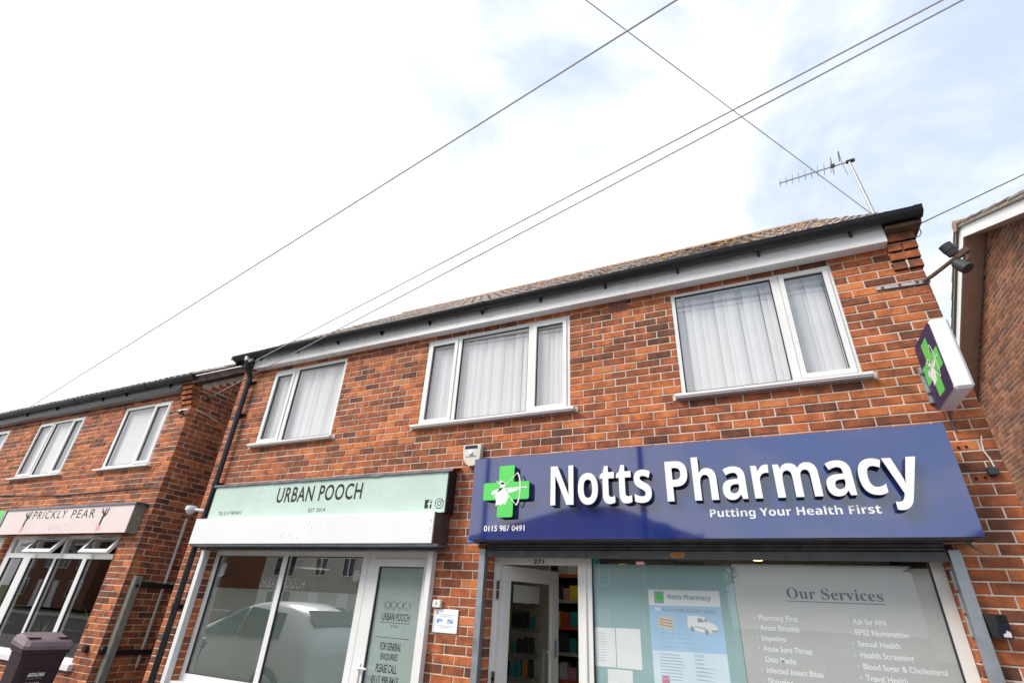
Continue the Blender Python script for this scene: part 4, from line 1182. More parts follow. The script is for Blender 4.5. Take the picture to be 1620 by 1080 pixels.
# ================================================================== PHARMACY INTERIOR
b = MB(); b.box(-2.92, XR - .13, 4.2, 4.25, 0.012, 2.598); b.build('pharmacy_back_wall', 'cream_wall', shop)
su = thing('shelf_unit', 'cream panelled shop shelving seen through the open pharmacy door glass', 'shelving', (-2.6, 1.55, 0.012))
box('back_panel', 'cream_wall', su, -2.90, -2.40, 1.56, 1.60, 0.02, 2.3)
rk = random.Random(9)
packs = ['pack_teal', 'pack_dark', 'pack_teal', 'pack_yellow', 'pack_dark', 'pack_teal', 'pack_dark', 'pack_orange']
LV = ['lowest', 'second lowest', 'middle', 'second highest', 'highest']
for i, z in enumerate((0.78, 1.00, 1.22, 1.46, 1.70)):
    box('shelf', 'shelf_grey', su, -2.90, -2.50, 1.50, 1.556, z, z + .014)
    b = MB()
    for q in range(8): b.box(-2.88 + q * .046, -2.852 + q * .046, 1.492, 1.4995, z - .002, z + .026)
    b.build('price_tickets', 'shelf_grey', su)
    for q in range(5):
        x = -2.885 + q * .074; h = rk.uniform(.10, .17); m = rk.choice(packs) if i else 'pack_pink'
        o = box('product_pack', m, None, x, x + .056, 1.46, 1.491, z + .030, z + .030 + h, .003)
        cn = m.split('_')[1]
        tag(o, cn + ' product pack on the ' + LV[i] + ' cream shelf behind the open pharmacy door', 'product', cn + ' packs on the ' + LV[i] + ' cream shelf')
su2 = thing('wall_shelving', 'dark stocked wall shelving deep inside the pharmacy doorway', 'shelving', (-2.1, 3.1, 0.012))
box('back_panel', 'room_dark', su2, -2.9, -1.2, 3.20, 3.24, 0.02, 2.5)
LW = ['lowest', 'second lowest', 'third lowest', 'third highest', 'second highest', 'highest']
for i, z in enumerate((0.55, 0.88, 1.18, 1.48, 1.80, 2.12)):
    box('shelf', 'shelf_grey', su2, -2.9, -1.2, 2.85, 3.198, z, z + .02)
    box('price_strip', 'pack_red' if i % 2 else 'shelf_grey', su2, -2.9, -1.2, 2.84, 2.849, z - .01, z + .03)
    x = -2.88
    while x < -1.35:
        w_ = rk.uniform(.08, .17); h = rk.uniform(.12, .24); m = rk.choice(['pack_white', 'pack_red', 'pack_dark', 'pack_white', 'pack_teal', 'pack_dark', 'pack_yellow', 'pack_pink'])
        o = box('product_box', m, None, x, x + w_ - .012, 2.9, 3.05, z + .0205, z + .02 + h, .003)
        cn = m.split('_')[1]
        tag(o, cn + ' box on the ' + LW[i] + ' wall shelf deep inside the pharmacy doorway', 'product', cn + ' boxes on the ' + LW[i] + ' wall shelf')
        x += w_
lt = thing('downlight', 'small warm lit downlight above the grey services panel', 'lamp', (0.03, 0.30, 2.16))
b = MB(); b.tube([(-.10, .17, 2.098), (-.10, .17, 2.14)], .034, 14); b.build('lamp_lens', 'lamp_warm', lt)
b = MB(); b.tube([(-.10, .17, 2.142), (-.10, .17, 2.20)], .045, 14); b.build('lamp_body', 'galv', lt)
cl = thing('added_ceiling_light', 'added unseen batten light on the pharmacy ceiling, brightening the doorway shelves', 'lamp', (-1.5, 2.4, 2.598))
box('housing', 'white_plastic', cl, -2.1, -0.9, 2.32, 2.44, 2.55, 2.596); box('tube', 'lamp_white', cl, -2.05, -0.95, 2.35, 2.41, 2.52, 2.549)  # glowing batten added out of view to brighten the stocked shelves

# ================================================================== MINT SIGN
ms = thing('shop_sign', 'mint green fascia sign with black lettering URBAN POOCH', 'sign', (-4.6, 0, 2.49))
box('face_panel', 'mint', ms, -6.385, -2.845, -0.146, -0.140, 2.478, 2.876)
for x_ in (-6.40, -2.842): box('side_return', 'gutter_black', ms, x_, x_ + .013, -0.150, -0.004, 2.478, 2.89)
b = MB()
rq = random.Random(8); nseg = 24
for k in range(nseg):
    x0 = -6.42 + 3.64 * k / nseg; x1 = -6.42 + 3.64 * (k + 1) / nseg
    j0 = rq.uniform(-.004, .004); j1 = rq.uniform(-.004, .004)
    b.quad((x0, -0.166, 2.876 + j0), (x1, -0.166, 2.876 + j1), (x1, -0.168, 2.900), (x0, -0.168, 2.900))
    b.quad((x0, -0.168, 2.900), (x1, -0.168, 2.900), (x1, -0.003, 2.945), (x0, -0.003, 2.945))
    b.quad((x0, -0.166, 2.876 + j0), (x0, -0.147, 2.878), (x1, -0.147, 2.878), (x1, -0.166, 2.876 + j1))
b.build('lead_flashing', 'lead', ms)
YM = -0.1465
text('lettering', 'URBAN POOCH', 'black_print', ms, -5.235, -3.935, 2.643, 2.822, YM, bold=0.018, spacing=1.10)
text('lettering', 'EST 2014', 'black_print', ms, -4.672, -4.422, 2.522, 2.565, YM, bold=0.012, spacing=1.15)
text('lettering', 'TEL 0115 998 8415', 'black_print', ms, -6.20, -5.78, 2.524, 2.568, YM, bold=0.006)
ic = part_empty('social_icons', ms)
b = MB(); b.prism([(-3.088, 2.52), (-3.004, 2.52), (-3.004, 2.604), (-3.088, 2.604)], YM - .0008, YM); b.build('icon_square', 'black_print', ic)
b = MB(); b.prism([(-3.042, 2.5205), (-3.024, 2.5205), (-3.024, 2.556), (-3.008, 2.556), (-3.006, 2.570), (-3.024, 2.570), (-3.024, 2.580), (-3.018, 2.586), (-3.006, 2.586), (-3.006, 2.600), (-3.026, 2.600), (-3.040, 2.592), (-3.042, 2.570), (-3.054, 2.570), (-3.054, 2.556), (-3.042, 2.556)], YM - .0018, YM - .001); b.build('icon_letter', 'mint', ic)
b = MB()
rr = oct_pts(-2.960, -2.868, 2.518, 2.608, .024); stroke(b, rr + [rr[0], rr[1]], .008, YM)
stroke(b, circle_pts(-2.914, 2.563, .021, n=18) + circle_pts(-2.914, 2.563, .021, n=18)[:2], .008, YM)
b.prism(circle_pts(-2.887, 2.589, .006, n=10), YM - .001, YM); b.build('icon_camera', 'black_print', ic)
# faded ghost of earlier lettering
b = MB()
for k in range(26):
    x = rq.choice([rq.uniform(-5.62, -5.30), rq.uniform(-3.83, -3.40)]); z = rq.uniform(2.66, 2.80)
    b.prism([(x, z), (x + rq.uniform(.01, .05), z + rq.uniform(-.01, .01)), (x + .012, z + rq.uniform(.008, .03))], YM - .0006, YM)
b.build('faded_ghost_marks', 'pale_print', ms)

sb = thing('shutter_box', 'long white roller shutter box under the mint green sign', 'shutter box', (-4.6, 0, 2.17))
b = MB(); b.box(-6.402, -2.869, -0.272, -0.262, 2.176, 2.465, .003); b.box(-6.40, -2.871, -0.2618, -0.004, 2.455, 2.465); b.build('front_panel', 'shutter_white', sb)
for x_ in (-2.8685, -6.412): box('end_plate', 'wood_brown', sb, x_, x_ + .0095, -0.268, -0.004, 2.18, 2.462)
b = MB(); b.box(-6.39, -2.80, -0.262, -0.05, 2.150, 2.174); b.box(-6.37, -2.84, -0.13, -0.07, 2.128, 2.149, .004); b.build('underside', 'steel_dark', sb)
b = MB()
for k in range(18):
    x = rq.choice([rq.gauss(-4.55, .16), rq.gauss(-4.6, .2), -2.90, -2.90]); z = rq.uniform(2.20, 2.45)
    b.prism(circle_pts(x, z, .005, n=8), -0.2732, -0.2721)
b.build('screw_holes', 'grey_print', sb)
rail(sb, -6.395, -6.330, 2.127, 'upvc', 'guide_rail'); rail(sb, -3.02, -2.965, 2.127, 'upvc', 'guide_rail')

# ================================================================== SMALL THINGS ON THE FACADE
al = thing('solar_light', 'cream solar security light on the bricks between the two shop signs', 'light', (-2.63, 0, 3.05))
b = MB(); b.prism([(-2.745, 3.14), (-2.735, 3.165), (-2.545, 3.165), (-2.535, 3.14), (-2.54, 3.02), (-2.57, 2.965), (-2.61, 2.945), (-2.66, 2.945), (-2.70, 2.97), (-2.735, 3.03)], -0.065, -0.004); b.build('case', 'cream_plastic', al)
b = MB(); b.prism([(-2.725, 3.125), (-2.715, 3.155), (-2.58, 3.155), (-2.57, 3.125)], -0.070, -0.0655); b.build('solar_panel', 'solar', al)
b = MB(); b.tube([(-2.645, -0.0655, 3.075), (-2.645, -0.088, 3.075)], [.026, .016], 14); b.build('sensor', 'vinyl_white', al, smooth=True)
b = MB(); b.box(-2.71, -2.58, -0.069, -0.0655, 3.04, 3.045); b.build('lens_line', 'grey_print', al)
pq = thing('wall_plaque', 'small white plaque with blue letters P S between the two shop fronts', 'plaque', (-2.79, 0, 1.45))
b = MB(); b.box(-2.926, -2.659, -0.014, -0.003, 1.447, 1.638, .003); b.build('plate', 'vinyl_white', pq)
text('plaque_text', 'P', 'blue_plastic', pq, -2.878, -2.818, 1.526, 1.557, -0.0146, bold=0.03)
text('plaque_text', 'S', 'blue_plastic', pq, -2.772, -2.702, 1.526, 1.557, -0.0146, bold=0.03)
b = MB(); b.prism([(-2.898, 1.606), (-2.884, 1.620), (-2.870, 1.606), (-2.884, 1.592)], -0.0148, -0.0142); b.build('plaque_mark', 'pack_orange', pq)
b = MB()
for z, w_ in ((1.590, .19), (1.576, .12), (1.502, .16), (1.487, .10)): b.box(-2.79 - w_ / 2, -2.79 + w_ / 2, -0.0148, -0.0142, z, z + .0045)
b.build('small_print', 'poster_line', pq)
kb = thing('key_switch_box', 'small white key switch box above the P S plaque', 'switch', (-2.885, 0, 1.645))
b = MB(); b.box(-2.932, -2.842, -0.045, -0.004, 1.646, 1.712, .006); b.build('case', 'white_plastic', kb)
b = MB(); b.box(-2.891, -2.884, -0.0465, -0.0452, 1.668, 1.694); b.build('keyhole', 'dark_plastic', kb)
bb = thing('ash_bin', 'dark wall box with a shiny cut-out beside the right shutter rail', 'wall box', (1.17, 0, 1.65))
b = MB(); b.prism([(1.122, 1.785), (1.225, 1.785), (1.225, 1.655), (1.128, 1.655)], -0.10, -0.004); b.build('case', 'dark_plastic', bb)
b = MB(); b.prism([(1.172, 1.778), (1.219, 1.778), (1.219, 1.735), (1.172, 1.735)], -0.1012, -0.1002); b.build('opening', 'hole', bb)
b = MB(); b.prism([(1.160, 1.70), (1.175, 1.732), (1.219, 1.73), (1.219, 1.662), (1.165, 1.662)], -0.1016, -0.1002); b.build('label_plate', 'solar', bb)
b = MB(); b.prism([(1.18, 1.664), (1.217, 1.664), (1.217, 1.69), (1.20, 1.70), (1.195, 1.685), (1.18, 1.68)], -0.1026, -0.1017); b.build('torn_sticker', 'pale_print', bb)
jb = thing('junction_box', 'small dark grey junction box with a white cable near the right corner of the wall', 'junction box', (1.455, 0, 2.65))
b = MB(); b.box(1.427, 1.485, -0.035, -0.004, 2.628, 2.684, .006); b.build('case', 'grey_plastic', jb)
MB().tube([(1.478, -.012, 2.685), (1.472, -.012, 2.74), (1.455, -.012, 2.80), (1.462, -.012, 2.86), (1.475, -.012, 2.905)], .0045, 6).build('cable', 'white_plastic', jb)
sc_ = thing('loose_cable', 'frayed green cable end hanging below the right end of the blue sign', 'cable', (1.16, -.15, 2.2))
MB().tube([(1.135, -.16, 2.205), (1.150, -.165, 2.18), (1.165, -.17, 2.155), (1.19, -.175, 2.135), (1.215, -.18, 2.118)], [.013, .011, .008, .006, .005], 8).build('flex', 'verge_grey', sc_)
b = MB()
for x, z in ((1.328, 2.835), (1.372, 2.838), (1.36, 2.615), (1.41, 2.618)):
    b.prism(circle_pts(x, z, .009, n=10), -0.0045, -0.0035)
tag(b.build('wall_plug_hole', 'hole', wall))
fl = thing('floodlight', 'twin dark grey floodlight heads on a rusty arm at the top right corner', 'floodlight', (1.5, 0, 4.22))
b = MB(); b.obox((1.362, -.012, 4.218), (1, 0, -.03), (0, 1, 0), (.03, 0, 1), .185, .006, .014); b.build('wall_bar', 'galv', fl)
b = MB()
for x in (1.22, 1.34, 1.46): b.tube([(x, -.018, 4.22), (x, -.026, 4.22)], .011, 8)
b.build('bolts', 'rust_brown', fl)
b = MB(); b.tube([(1.50, -.02, 4.214), (1.56, -.05, 4.235), (1.78, -.11, 4.365)], .017, 8); b.obox((1.775, -.11, 4.362), (.86, -.2, .5), (.2, .97, 0), (-.5, .1, .86), .05, .02, .022); b.build('arm', 'rust_brown', fl)
def head(p, d, r_=.042, l=.108):
    p = Vector(p); d = Vector(d).normalized(); b = MB()
    b.tube([p - d * l * .5, p - d * l * .1, p - d * l * .08, p + d * l * .5], [r_ * .92, r_, r_ * 1.08, r_ * 1.08], 16)
    o = b.build('lamp_head', 'grey_plastic', fl, smooth=True)
    b = MB(); b.tube([p + d * l * .5, p + d * l * .51], [r_ * .85, r_ * .85], 14); b.build('lens', 'dark_plastic', o)
head((1.715, -.10, 4.42), (-.35, -.1, .9)); head((1.735, -.13, 4.235), (.35, -.35, -.85))
b = MB(); b.tube([(1.78, -.11, 4.36), (1.80, -.12, 4.31), (1.775, -.13, 4.27)], .012, 6); b.build('yoke', 'rust_brown', fl)
ey = thing('cable_hook', 'thin metal hook holding a cable at the right end of the eaves', 'hook', (1.55, -.05, 4.64))
MB().tube([(1.55, -.05, 4.635), (1.585, -.055, 4.640), (1.605, -.06, 4.67), (1.603, -.06, 4.71), (1.590, -.06, 4.735), (1.578, -.06, 4.745), (1.585, -.06, 4.757), (1.598, -.06, 4.750)], .005, 6).build('rod', 'alu', ey)

# aerial
an = thing('tv_aerial', 'thin rod TV aerial on a mast above the right end of the roof', 'aerial', (1.65, 1.0, 5.7))
b = MB(); b.tube([(1.672, 1.0, 5.55), (1.660, 1.0, 5.72), (1.612, 1.0, 6.60)], [.020, .018, .015], 10); b.build('mast', 'alu', an, smooth=True)
A0 = Vector((0.848, 1.0, 6.548)); A1 = Vector((1.655, 1.0, 6.612)); dv = (A1 - A0).normalized()
b = MB(); b.tube([A0, A1], .0085, 6); b.build('boom', 'grey_print', an)
for k in range(9):
    p = A0 + (A1 - A0) * (0.015 + k * 0.0865); hl = 0.048 + .003 * k
    dirv = Vector((.06, -.55, .83)).normalized()
    b = MB(); b.tube([p - dirv * hl, p + dirv * hl], .0035, 5); b.build('element', 'alu', an)
p = A0 + (A1 - A0) * 0.735
b = MB(); b.obox(p + Vector((0, 0, .01)), dv, (0, 1, 0), (0, 0, 1), .022, .012, .022); b.tube([p - Vector((0, -.05, .09)), p + Vector((-.01, -.06, .10))], .004, 5); b.build('dipole', 'rust_brown', an)
p = A0 + (A1 - A0) * 0.86
b = MB(); b.tube([p, p + Vector((-.02, -.08, .14))], .004, 5); b.tube([p, p + Vector((.03, .06, -.14))], .004, 5)
b.quad(p + Vector((-.03, -.02, .02)), p + Vector((-.02, -.02, .02)), p + Vector((-.01, -.08, .13)), p + Vector((-.03, -.08, .13))); b.build('reflector', 'alu', an)
b = MB(); b.obox(A1 - dv * .03, dv, (0, 1, 0), (0, 0, 1), .045, .016, .016); b.build('clamp', 'dark_plastic', an)

# ================================================================== OVERHEAD WIRES
POLE = Vector((32.3, -7.4, 8.0))
def wire(p0, p1, sag, r_, label, m='cable_grey', n=64):
    p0 = Vector(p0); p1 = Vector(p1)
    pts = [p0 + (p1 - p0) * (k / n) - Vector((0, 0, 4 * sag * (k / n) * (1 - k / n))) for k in range(n + 1)]
    o = MB().tube(pts, r_, 6).build('overhead_wire', m)
    return tag(o, label, 'wire', 'overhead wires')
wire((-13.02, -.10, 4.80), POLE, .06, .0075, 'longest overhead wire, running down to the far left gutter')
wire((-7.80, .20, 4.45), POLE + Vector((0, 0, .42)), .02, .0070, 'overhead wire crossing the facade to the insulator on the left neighbour')
wire((-6.42, -.17, 4.71), POLE + Vector((0, .05, .06)), .04, .0070, 'overhead wire ending at the left end of the main eaves')
wire((1.66, 1.0, 5.72), (-12.0, -18.0, 8.8), .10, .0046, 'thin overhead wire rising from the aerial mast')
wire((1.59, -.06, 4.75), (32.3, -7.4, 11.6), .05, .0048, 'thin wire running right from the hook on the eaves', 'cable_dark')
po1 = thing('telegraph_pole', 'brown wooden telegraph pole far along the pavement', 'pole', (32.3, -7.4, -0.1))
MB().tube([(32.3, -7.4, -0.12), (32.3, -7.4, 11.7)], [.16, .11], 12).build('shaft', 'pole_wood', po1, smooth=True)
po2 = thing('telegraph_pole', 'brown wooden telegraph pole on the far pavement, reflected in the blue sign', 'pole', (-4.2, -16.6, 0))
MB().tube([(-4.2, -16.6, 0), (-4.2, -16.6, 9.4)], [.15, .10], 12).build('shaft', 'pole_wood', po2, smooth=True)
po3 = thing('telegraph_pole', 'brown wooden telegraph pole holding the thin aerial wire across the road', 'pole', (-12.0, -18.0, 0))
MB().tube([(-12.0, -18.0, -.1), (-12.0, -18.0, 8.9)], [.15, .10], 12).build('shaft', 'pole_wood', po3, smooth=True)

# ================================================================== LEFT NEIGHBOUR
LX = -7.86
lb = thing('shop_building', 'red brick two storey neighbour on the left with a pale pink shop sign', 'building', (-11, 0, 0))
LH = [(-9.68, -8.39, 3.345, 4.400), (-12.49, -10.88, 3.345, 4.400), (-15.0, -13.60, 3.345, 4.400), (-11.60, -8.36, 0.66, 2.335), (-16.0, -11.66, 0.0, 2.33)]
lw = wall_slab('wall', 'mortar', lb, fr_main, -16.5, LX - .003, 0.0, 4.58, LH, 0.0065, 0.14)
rng2 = random.Random(31)
brick_wall(lw, fr_main, brick_list(-16.5, LX, 0.0, 4.575, LH, 3.03, -8.30, rng2), 'brick_red', rng2, 300, 0.095, occl=[(-11.7, -8.0, 2.3, 2.75)], minpx=12)
fr_side = lambda u, d, z: Vector((LX - d, u, z))
side = wall_slab('side_wall', 'mortar', lb, fr_side, 0.012, 7.0, 0.0, 4.58, [], 0.0065, 0.12)
rng3 = random.Random(32)
brick_wall(side, fr_side, brick_list(0.001, 2.2, 0.0, 4.575, [], 3.03, 0.10, rng3), 'brick_brown' if False else 'brick_red', rng3, 260, 0.02, minpx=12)
# gable above the side wall, bricks clipped by the verge
gs_ = lambda y: 4.70 + (y + 0.05) * 0.70 if y < 3.5 else 4.70 + (7.05 - y) * 0.70
b = MB(); i = 0
b.poly([(LX - .0065, 0.0, 4.582), (LX - .0065, 7.0, 4.582), (LX - .0065, 3.5, 4.582 + 2.45)]); b.poly([(LX - .12, 0.0, 4.582), (LX - .12, 3.5, 7.03), (LX - .12, 7.0, 4.582)])
gw = b.build('gable_wall', 'mortar', lb)
lst3 = [q for q in brick_list(0.001, 2.6, 4.582, 6.4, [], 3.03, 0.10, rng3) if q[3] < gs_(q[0]) - .10]
brick_wall(gw, fr_side, lst3, 'brick_red', rng3, 0, 0.02)
kn2 = part_empty('kneeler', lb)
for k, (zc, yy) in enumerate(((4.300, -0.03), (4.378, -0.055), (4.457, -0.08), (4.535, -0.10))):
    for a, e in ((-8.10, -7.99), (-7.98, LX + .006)):
        b = MB(); brick_faces(b, fr_main, a, e, zc - 0.034, zc + 0.032, yy, 0.14, rng2.uniform(0.35, 0.8), 0.005)
        b.quad((a, yy + .004, zc - .034), (a, yy + .14, zc - .034), (e, yy + .14, zc - .034), (e, yy + .004, zc - .034), 0.4)
        b.build('brick', 'brick_red', kn2)
b = MB(); b.box(-16.4, -16.3, .15, 7, 0, 4.55); b.box(-16.28, LX - .14, 6.9, 7.0, 0, 4.55); b.build('back_wall', 'brick_brown', lb)
b = MB(); b.box(-16.28, LX - .14, .15, 6.88, 2.42, 2.55); b.box(-16.28, LX - .14, .15, 6.88, 4.55, 4.575); b.build('floor_slab', 'ceiling', lb)
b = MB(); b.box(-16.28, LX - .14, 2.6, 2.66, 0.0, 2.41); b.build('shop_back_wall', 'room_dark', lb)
b = MB(); b.box(-16.28, LX - .14, .9, .95, 2.56, 4.54); b.build('partition', 'blind', lb)
# roof
E2 = Vector((0, -.15, 4.70)); s2 = Vector((0, .82, .572)).normalized(); n2 = Vector((0, -s2.z, s2.y)); L2 = 4.45
b = MB(); x0, x1 = -16.6, LX + .10
tp = E2 + s2 * L2
for h in (-.03, -.08):
    b.poly([E2 + Vector((x0, 0, 0)) + n2 * h, E2 + Vector((x1, 0, 0)) + n2 * h, tp + Vector((x1, 0, 0)) + n2 * h, tp + Vector((x0, 0, 0)) + n2 * h])
b.poly([tp + Vector((x0, 0, -.03)), tp + Vector((x1, 0, -.03)), (x1, 2 * tp.y + .15, 4.70), (x0, 2 * tp.y + .15, 4.70)])
b.poly([E2 + Vector((x1, 0, 0)) + n2 * -.03, tp + Vector((x1, 0, 0)) + n2 * -.03, tp + Vector((x1, 0, 0)) + n2 * -.08, E2 + Vector((x1, 0, 0)) + n2 * -.08])
lr = b.build('roof', 'tile_dark', lb)
lay_tiles(lr, x0, x1, E2, s2, n2, L2, .31, .30, random.Random(13), 40, ['tile_a', 'tile_b', 'tile_c'])
b = MB()
for k in range(22):
    p = E2 + s2 * (k * .20 + .05) + Vector((LX + .06, 0, 0)) + n2 * -.10
    b.obox(p, (1, 0, 0), s2, n2, .05, .095, .022 + .004 * (k % 3))
b.build('verge_mortar', 'tile_b', lr)
b = MB(); b.box(-16.5, -8.11, -.115, -.10, 4.492, 4.552); b.build('fascia', 'gutter_black', lb)
b = MB(); b.box(-16.5, -8.11, -.110, -.101, 4.554, 4.66); b.box(-16.5, -8.11, -.099, -.004, 4.50, 4.51); b.build('fascia_board', 'grey_print', lb)
lgut = gutter(lb, -16.5, -7.74, -0.172, 4.668, 0.060, 'gutter_black')
for x in (-13.9, -11.1, -9.0): gutter(lgut, x - .05, x + .05, -0.172, 4.668, 0.066, 'gutter_black', 'gutter_union')
for x in (-12.9, -11.8, -10.3, -9.6, -8.4):
    box('gutter_bracket', 'gutter_black', lgut, x - .015, x + .015, -.15, -.1155, 4.57, 4.66)
b = MB(); b.box(-8.11, LX + .02, -.14, .05, 4.585, 4.62); b.build('eaves_end_block', 'tile_dark', lb)
# windows
LA = upvc_window(lb, -9.678, -8.392, 3.347, 4.398, [(-9.60, -8.86, 3.400, 4.350, 0), (-8.775, -8.465, 3.425, 4.330, 1)])
LB_ = upvc_window(lb, -12.488, -10.882, 3.347, 4.398, [(-12.41, -12.00, 3.42, 4.335, 1), (-11.90, -11.32, 3.39, 4.355, 0), (-11.225, -10.955, 3.42, 4.335, 1)])
LC = upvc_window(lb, -14.998, -13.602, 3.347, 4.398, [(-14.92, -14.2, 3.40, 4.35, 0), (-14.1, -13.68, 3.42, 4.335, 1)])
for w_, a, c in ((LA, -9.75, -8.30), (LB_, -12.56, -10.78), (LC, -15.05, -13.54)):
    b = MB(); b.box(a, c, -.07, .04, 3.312, 3.338, .004); b.build('sill', 'upvc', w_)
    box('net_curtain', 'blind', w_, a + .075, c - .095, .092, .095, 3.35, 4.397)
# shop front
fl_ = lambda u, d, z: Vector((u, .07 + d, z))
low = [(-11.40, -10.93), (-10.715, -10.02), (-9.955, -9.225), (-9.125, -8.445)]
lsf = wall_slab('shop_window', 'upvc', lb, fl_, -11.56, -8.375, 0.775, 2.332,
                [(a, c, .82, 2.015) for a, c in low] + [(-11.44, -10.70, 2.085, 2.295), (-10.655, -9.905, 2.085, 2.295), (-9.845, -9.115, 2.085, 2.295), (-9.07, -8.43, 2.085, 2.295)], 0, .07)
for a, c in low:
    wall_slab('gasket', 'gasket', lsf, fl_, a - .001, c + .001, .819, 2.016, [(a + .008, c - .008, .828, 2.007)], .008, .03)
    pane_sheet('pane', 'glass', lsf, a - .002, c + .002, .090, .096, .818, 2.017)
for a, c in ((-11.44, -10.70), (-9.845, -9.115)):
    pane_sheet('pane', 'glass', lsf, a - .002, c + .002, .090, .096, 2.083, 2.297)
for a, c in ((-10.69, -9.87), (-9.105, -8.385)):
    th = R(32); ct, st = math.cos(th), math.sin(th)
    hz = 2.318
    vf = lambda u, d, z: Vector((u, .055 + d * ct - z * st, hz - d * st - z * ct))     # z measured down the sash
    vs_ = wall_slab('top_vent', 'upvc', lsf, vf, a, c, 0.0, .275, [(a + .06, c - .06, .055, .220)], -.014, .030)
    b = MB(); b.quad(vf(a + .058, .0, .053), vf(c - .058, .0, .053), vf(c - .058, .0, .222), vf(a + .058, .0, .222)); b.build('pane', 'glass_upper', vs_)
    wall_slab('gasket', 'gasket', vs_, vf, a + .059, c - .059, .054, .221, [(a + .067, c - .067, .062, .213)], -.006, .006)
    b = MB(); b.quad(vf((a + c) / 2 - .13, -.015, .020), vf((a + c) / 2 + .13, -.015, .020), vf((a + c) / 2 + .13, -.015, .032), vf((a + c) / 2 - .13, -.015, .032)); b.build('trickle_slot', 'dark_plastic', vs_)
box('sill', 'upvc', lsf, -11.6, -8.28, -.06, .14, .70, .774, .006)
b = MB(); b.box(-15.9, -11.67, .05, .12, 0.0, 2.32); b.build('far_shop_front', 'upvc', lb)
lsg = thing('shop_sign', 'pale pink fascia sign with thin black lettering PRICKLY PEAR', 'sign', (-9.8, 0, 2.33))
box('face_panel', 'pink_panel', lsg, -11.60, -8.03, -.156, -.150, 2.342, 2.733)
for x_ in (-11.612, -8.036): box('side_return', 'post_wood', lsg, x_, x_ + .010, -.149, -.004, 2.342, 2.735)
b = MB(); b.box(-11.64, -7.98, -.172, -.003, 2.738, 2.752); b.box(-11.64, -7.98, -.176, -.1725, 2.722, 2.750); b.build('lead_flashing', 'lead', lsg)
YL = -.1565
text('lettering', 'PRICKLY', 'black_print', lsg, -10.70, -9.72, 2.566, 2.688, YL, spacing=1.25, bold=0.004)
text('lettering', 'PEAR', 'black_print', lsg, -9.57, -8.95, 2.560, 2.682, YL, spacing=1.25, bold=0.004)
text('lettering', 'BEAUTY', 'pale_print', lsg, -10.06, -9.50, 2.390, 2.478, YL, spacing=1.35)
for cx in (-10.88, -8.72):
    b = MB()
    stroke(b, [(cx, 2.45), (cx + .01, 2.55), (cx + .03, 2.685)], [.045, .050, .022], YL)
    stroke(b, [(cx + .015, 2.555), (cx + .07, 2.60), (cx + .10, 2.69)], [.03, .036, .02], YL - .001)
    stroke(b, [(cx + .015, 2.60), (cx - .05, 2.64), (cx - .06, 2.685)], [.026, .030, .018], YL - .002)
    b.build('cactus', 'black_print', lsg)
    flat('cactus_pot', 'pink_pot', lsg, [(cx - .055, 2.375), (cx + .05, 2.375), (cx + .055, 2.45), (cx - .06, 2.45)], YL)
gsn = thing('shop_sign', 'bright green and grey shop sign cut off at the left edge', 'sign', (-13.5, 0, 2.33))
box('face_panel', 'cross_green', gsn, -15.9, -11.74, -.156, -.15, 2.45, 2.735)
b = MB(); b.box(-11.735, -11.66, -.155, -.004, 2.34, 2.735); b.box(-15.9, -11.74, -.155, -.02, 2.34, 2.449); b.build('frame', 'galv', gsn)
# plants standing in the left shop window
rp2 = random.Random(17)
for (x, y, h, lab) in ((-8.75, .35, .9, 'spiky green house plant in the left shop window by the brick pier'), (-10.3, .45, .5, 'small green house plant low in the left shop window')):
    t = thing('house_plant', lab, 'plant', (x, y, .3))
    b = MB(); b.tube([(x, y, .55), (x, y, .80)], [.09, .12], 14); b.build('pot', 'terracotta', t)
    b = MB()
    for k in range(16):
        a = rp2.uniform(0, 6.28); l = h * rp2.uniform(.6, 1.0); w_ = .018
        pts = [Vector((x, y, .78)) + Vector((math.cos(a) * l * .5 * s_ ** 1.5, math.sin(a) * l * .3 * s_ ** 1.5, l * (s_ - .25 * s_ * s_))) for s_ in (0, .33, .66, 1)]
        n_ = Vector((-math.sin(a), math.cos(a), 0))
        for q in range(3):
            w0 = w_ * (1 - q * .3); w1 = w_ * (1 - (q + 1) * .3)
            b.quad(pts[q] - n_ * w0, pts[q] + n_ * w0, pts[q + 1] + n_ * w1, pts[q + 1] - n_ * w1)
    b.build('leaves', 'leaf_pale', t)
# fittings on the side wall and in the passage
gp = thing('gate_post', 'weathered grey timber post against the left neighbour side wall', 'post', (-7.77, .11, 0))
b = MB(); b.box(-7.838, -7.745, .055, .150, 0.0, 1.815, .008); b.build('post', 'post_wood', gp)
b = MB(); b.tube([(-7.743, .10, 1.70), (-7.735, .10, 1.70)], .022, 10); b.build('bolt', 'dark_plastic', gp)
cd = thing('conduit', 'white plastic cable conduit on the left neighbour side wall', 'conduit', (-7.83, .53, .75))
b = MB(); b.box(-7.853, -7.828, .512, .542, .75, 2.63, .003); b.build('trunking', 'white_plastic', cd)
b = MB(); b.box(-7.8275, -7.8265, .524, .530, .76, 1.75); b.build('trunking_gap', 'dark_plastic', cd)
for z, lab in ((1.715, 'upper black steel bar across the white conduit'), (.925, 'lower black steel bar across the white conduit')):
    o = box('steel_bar', 'dark_plastic', None, -7.823, -7.805, .155, .78, z - .03, z + .03, .003); tag(o, lab, 'bar', 'black bars on the side wall')
npl = thing('house_number', 'small grey number plate with a white 2 on the side wall', 'number plate', (-7.85, .64, 1.68))
b = MB(); b.box(-7.855, -7.845, .590, .70, 1.675, 1.765, .003); b.build('plate', 'grey_print', npl)
text('number', '2', 'vinyl_white', npl, .615, .665, 1.688, 1.752, 0, bold=.02, axes=lambda p: Vector((-7.8442, p.x, p.z)))
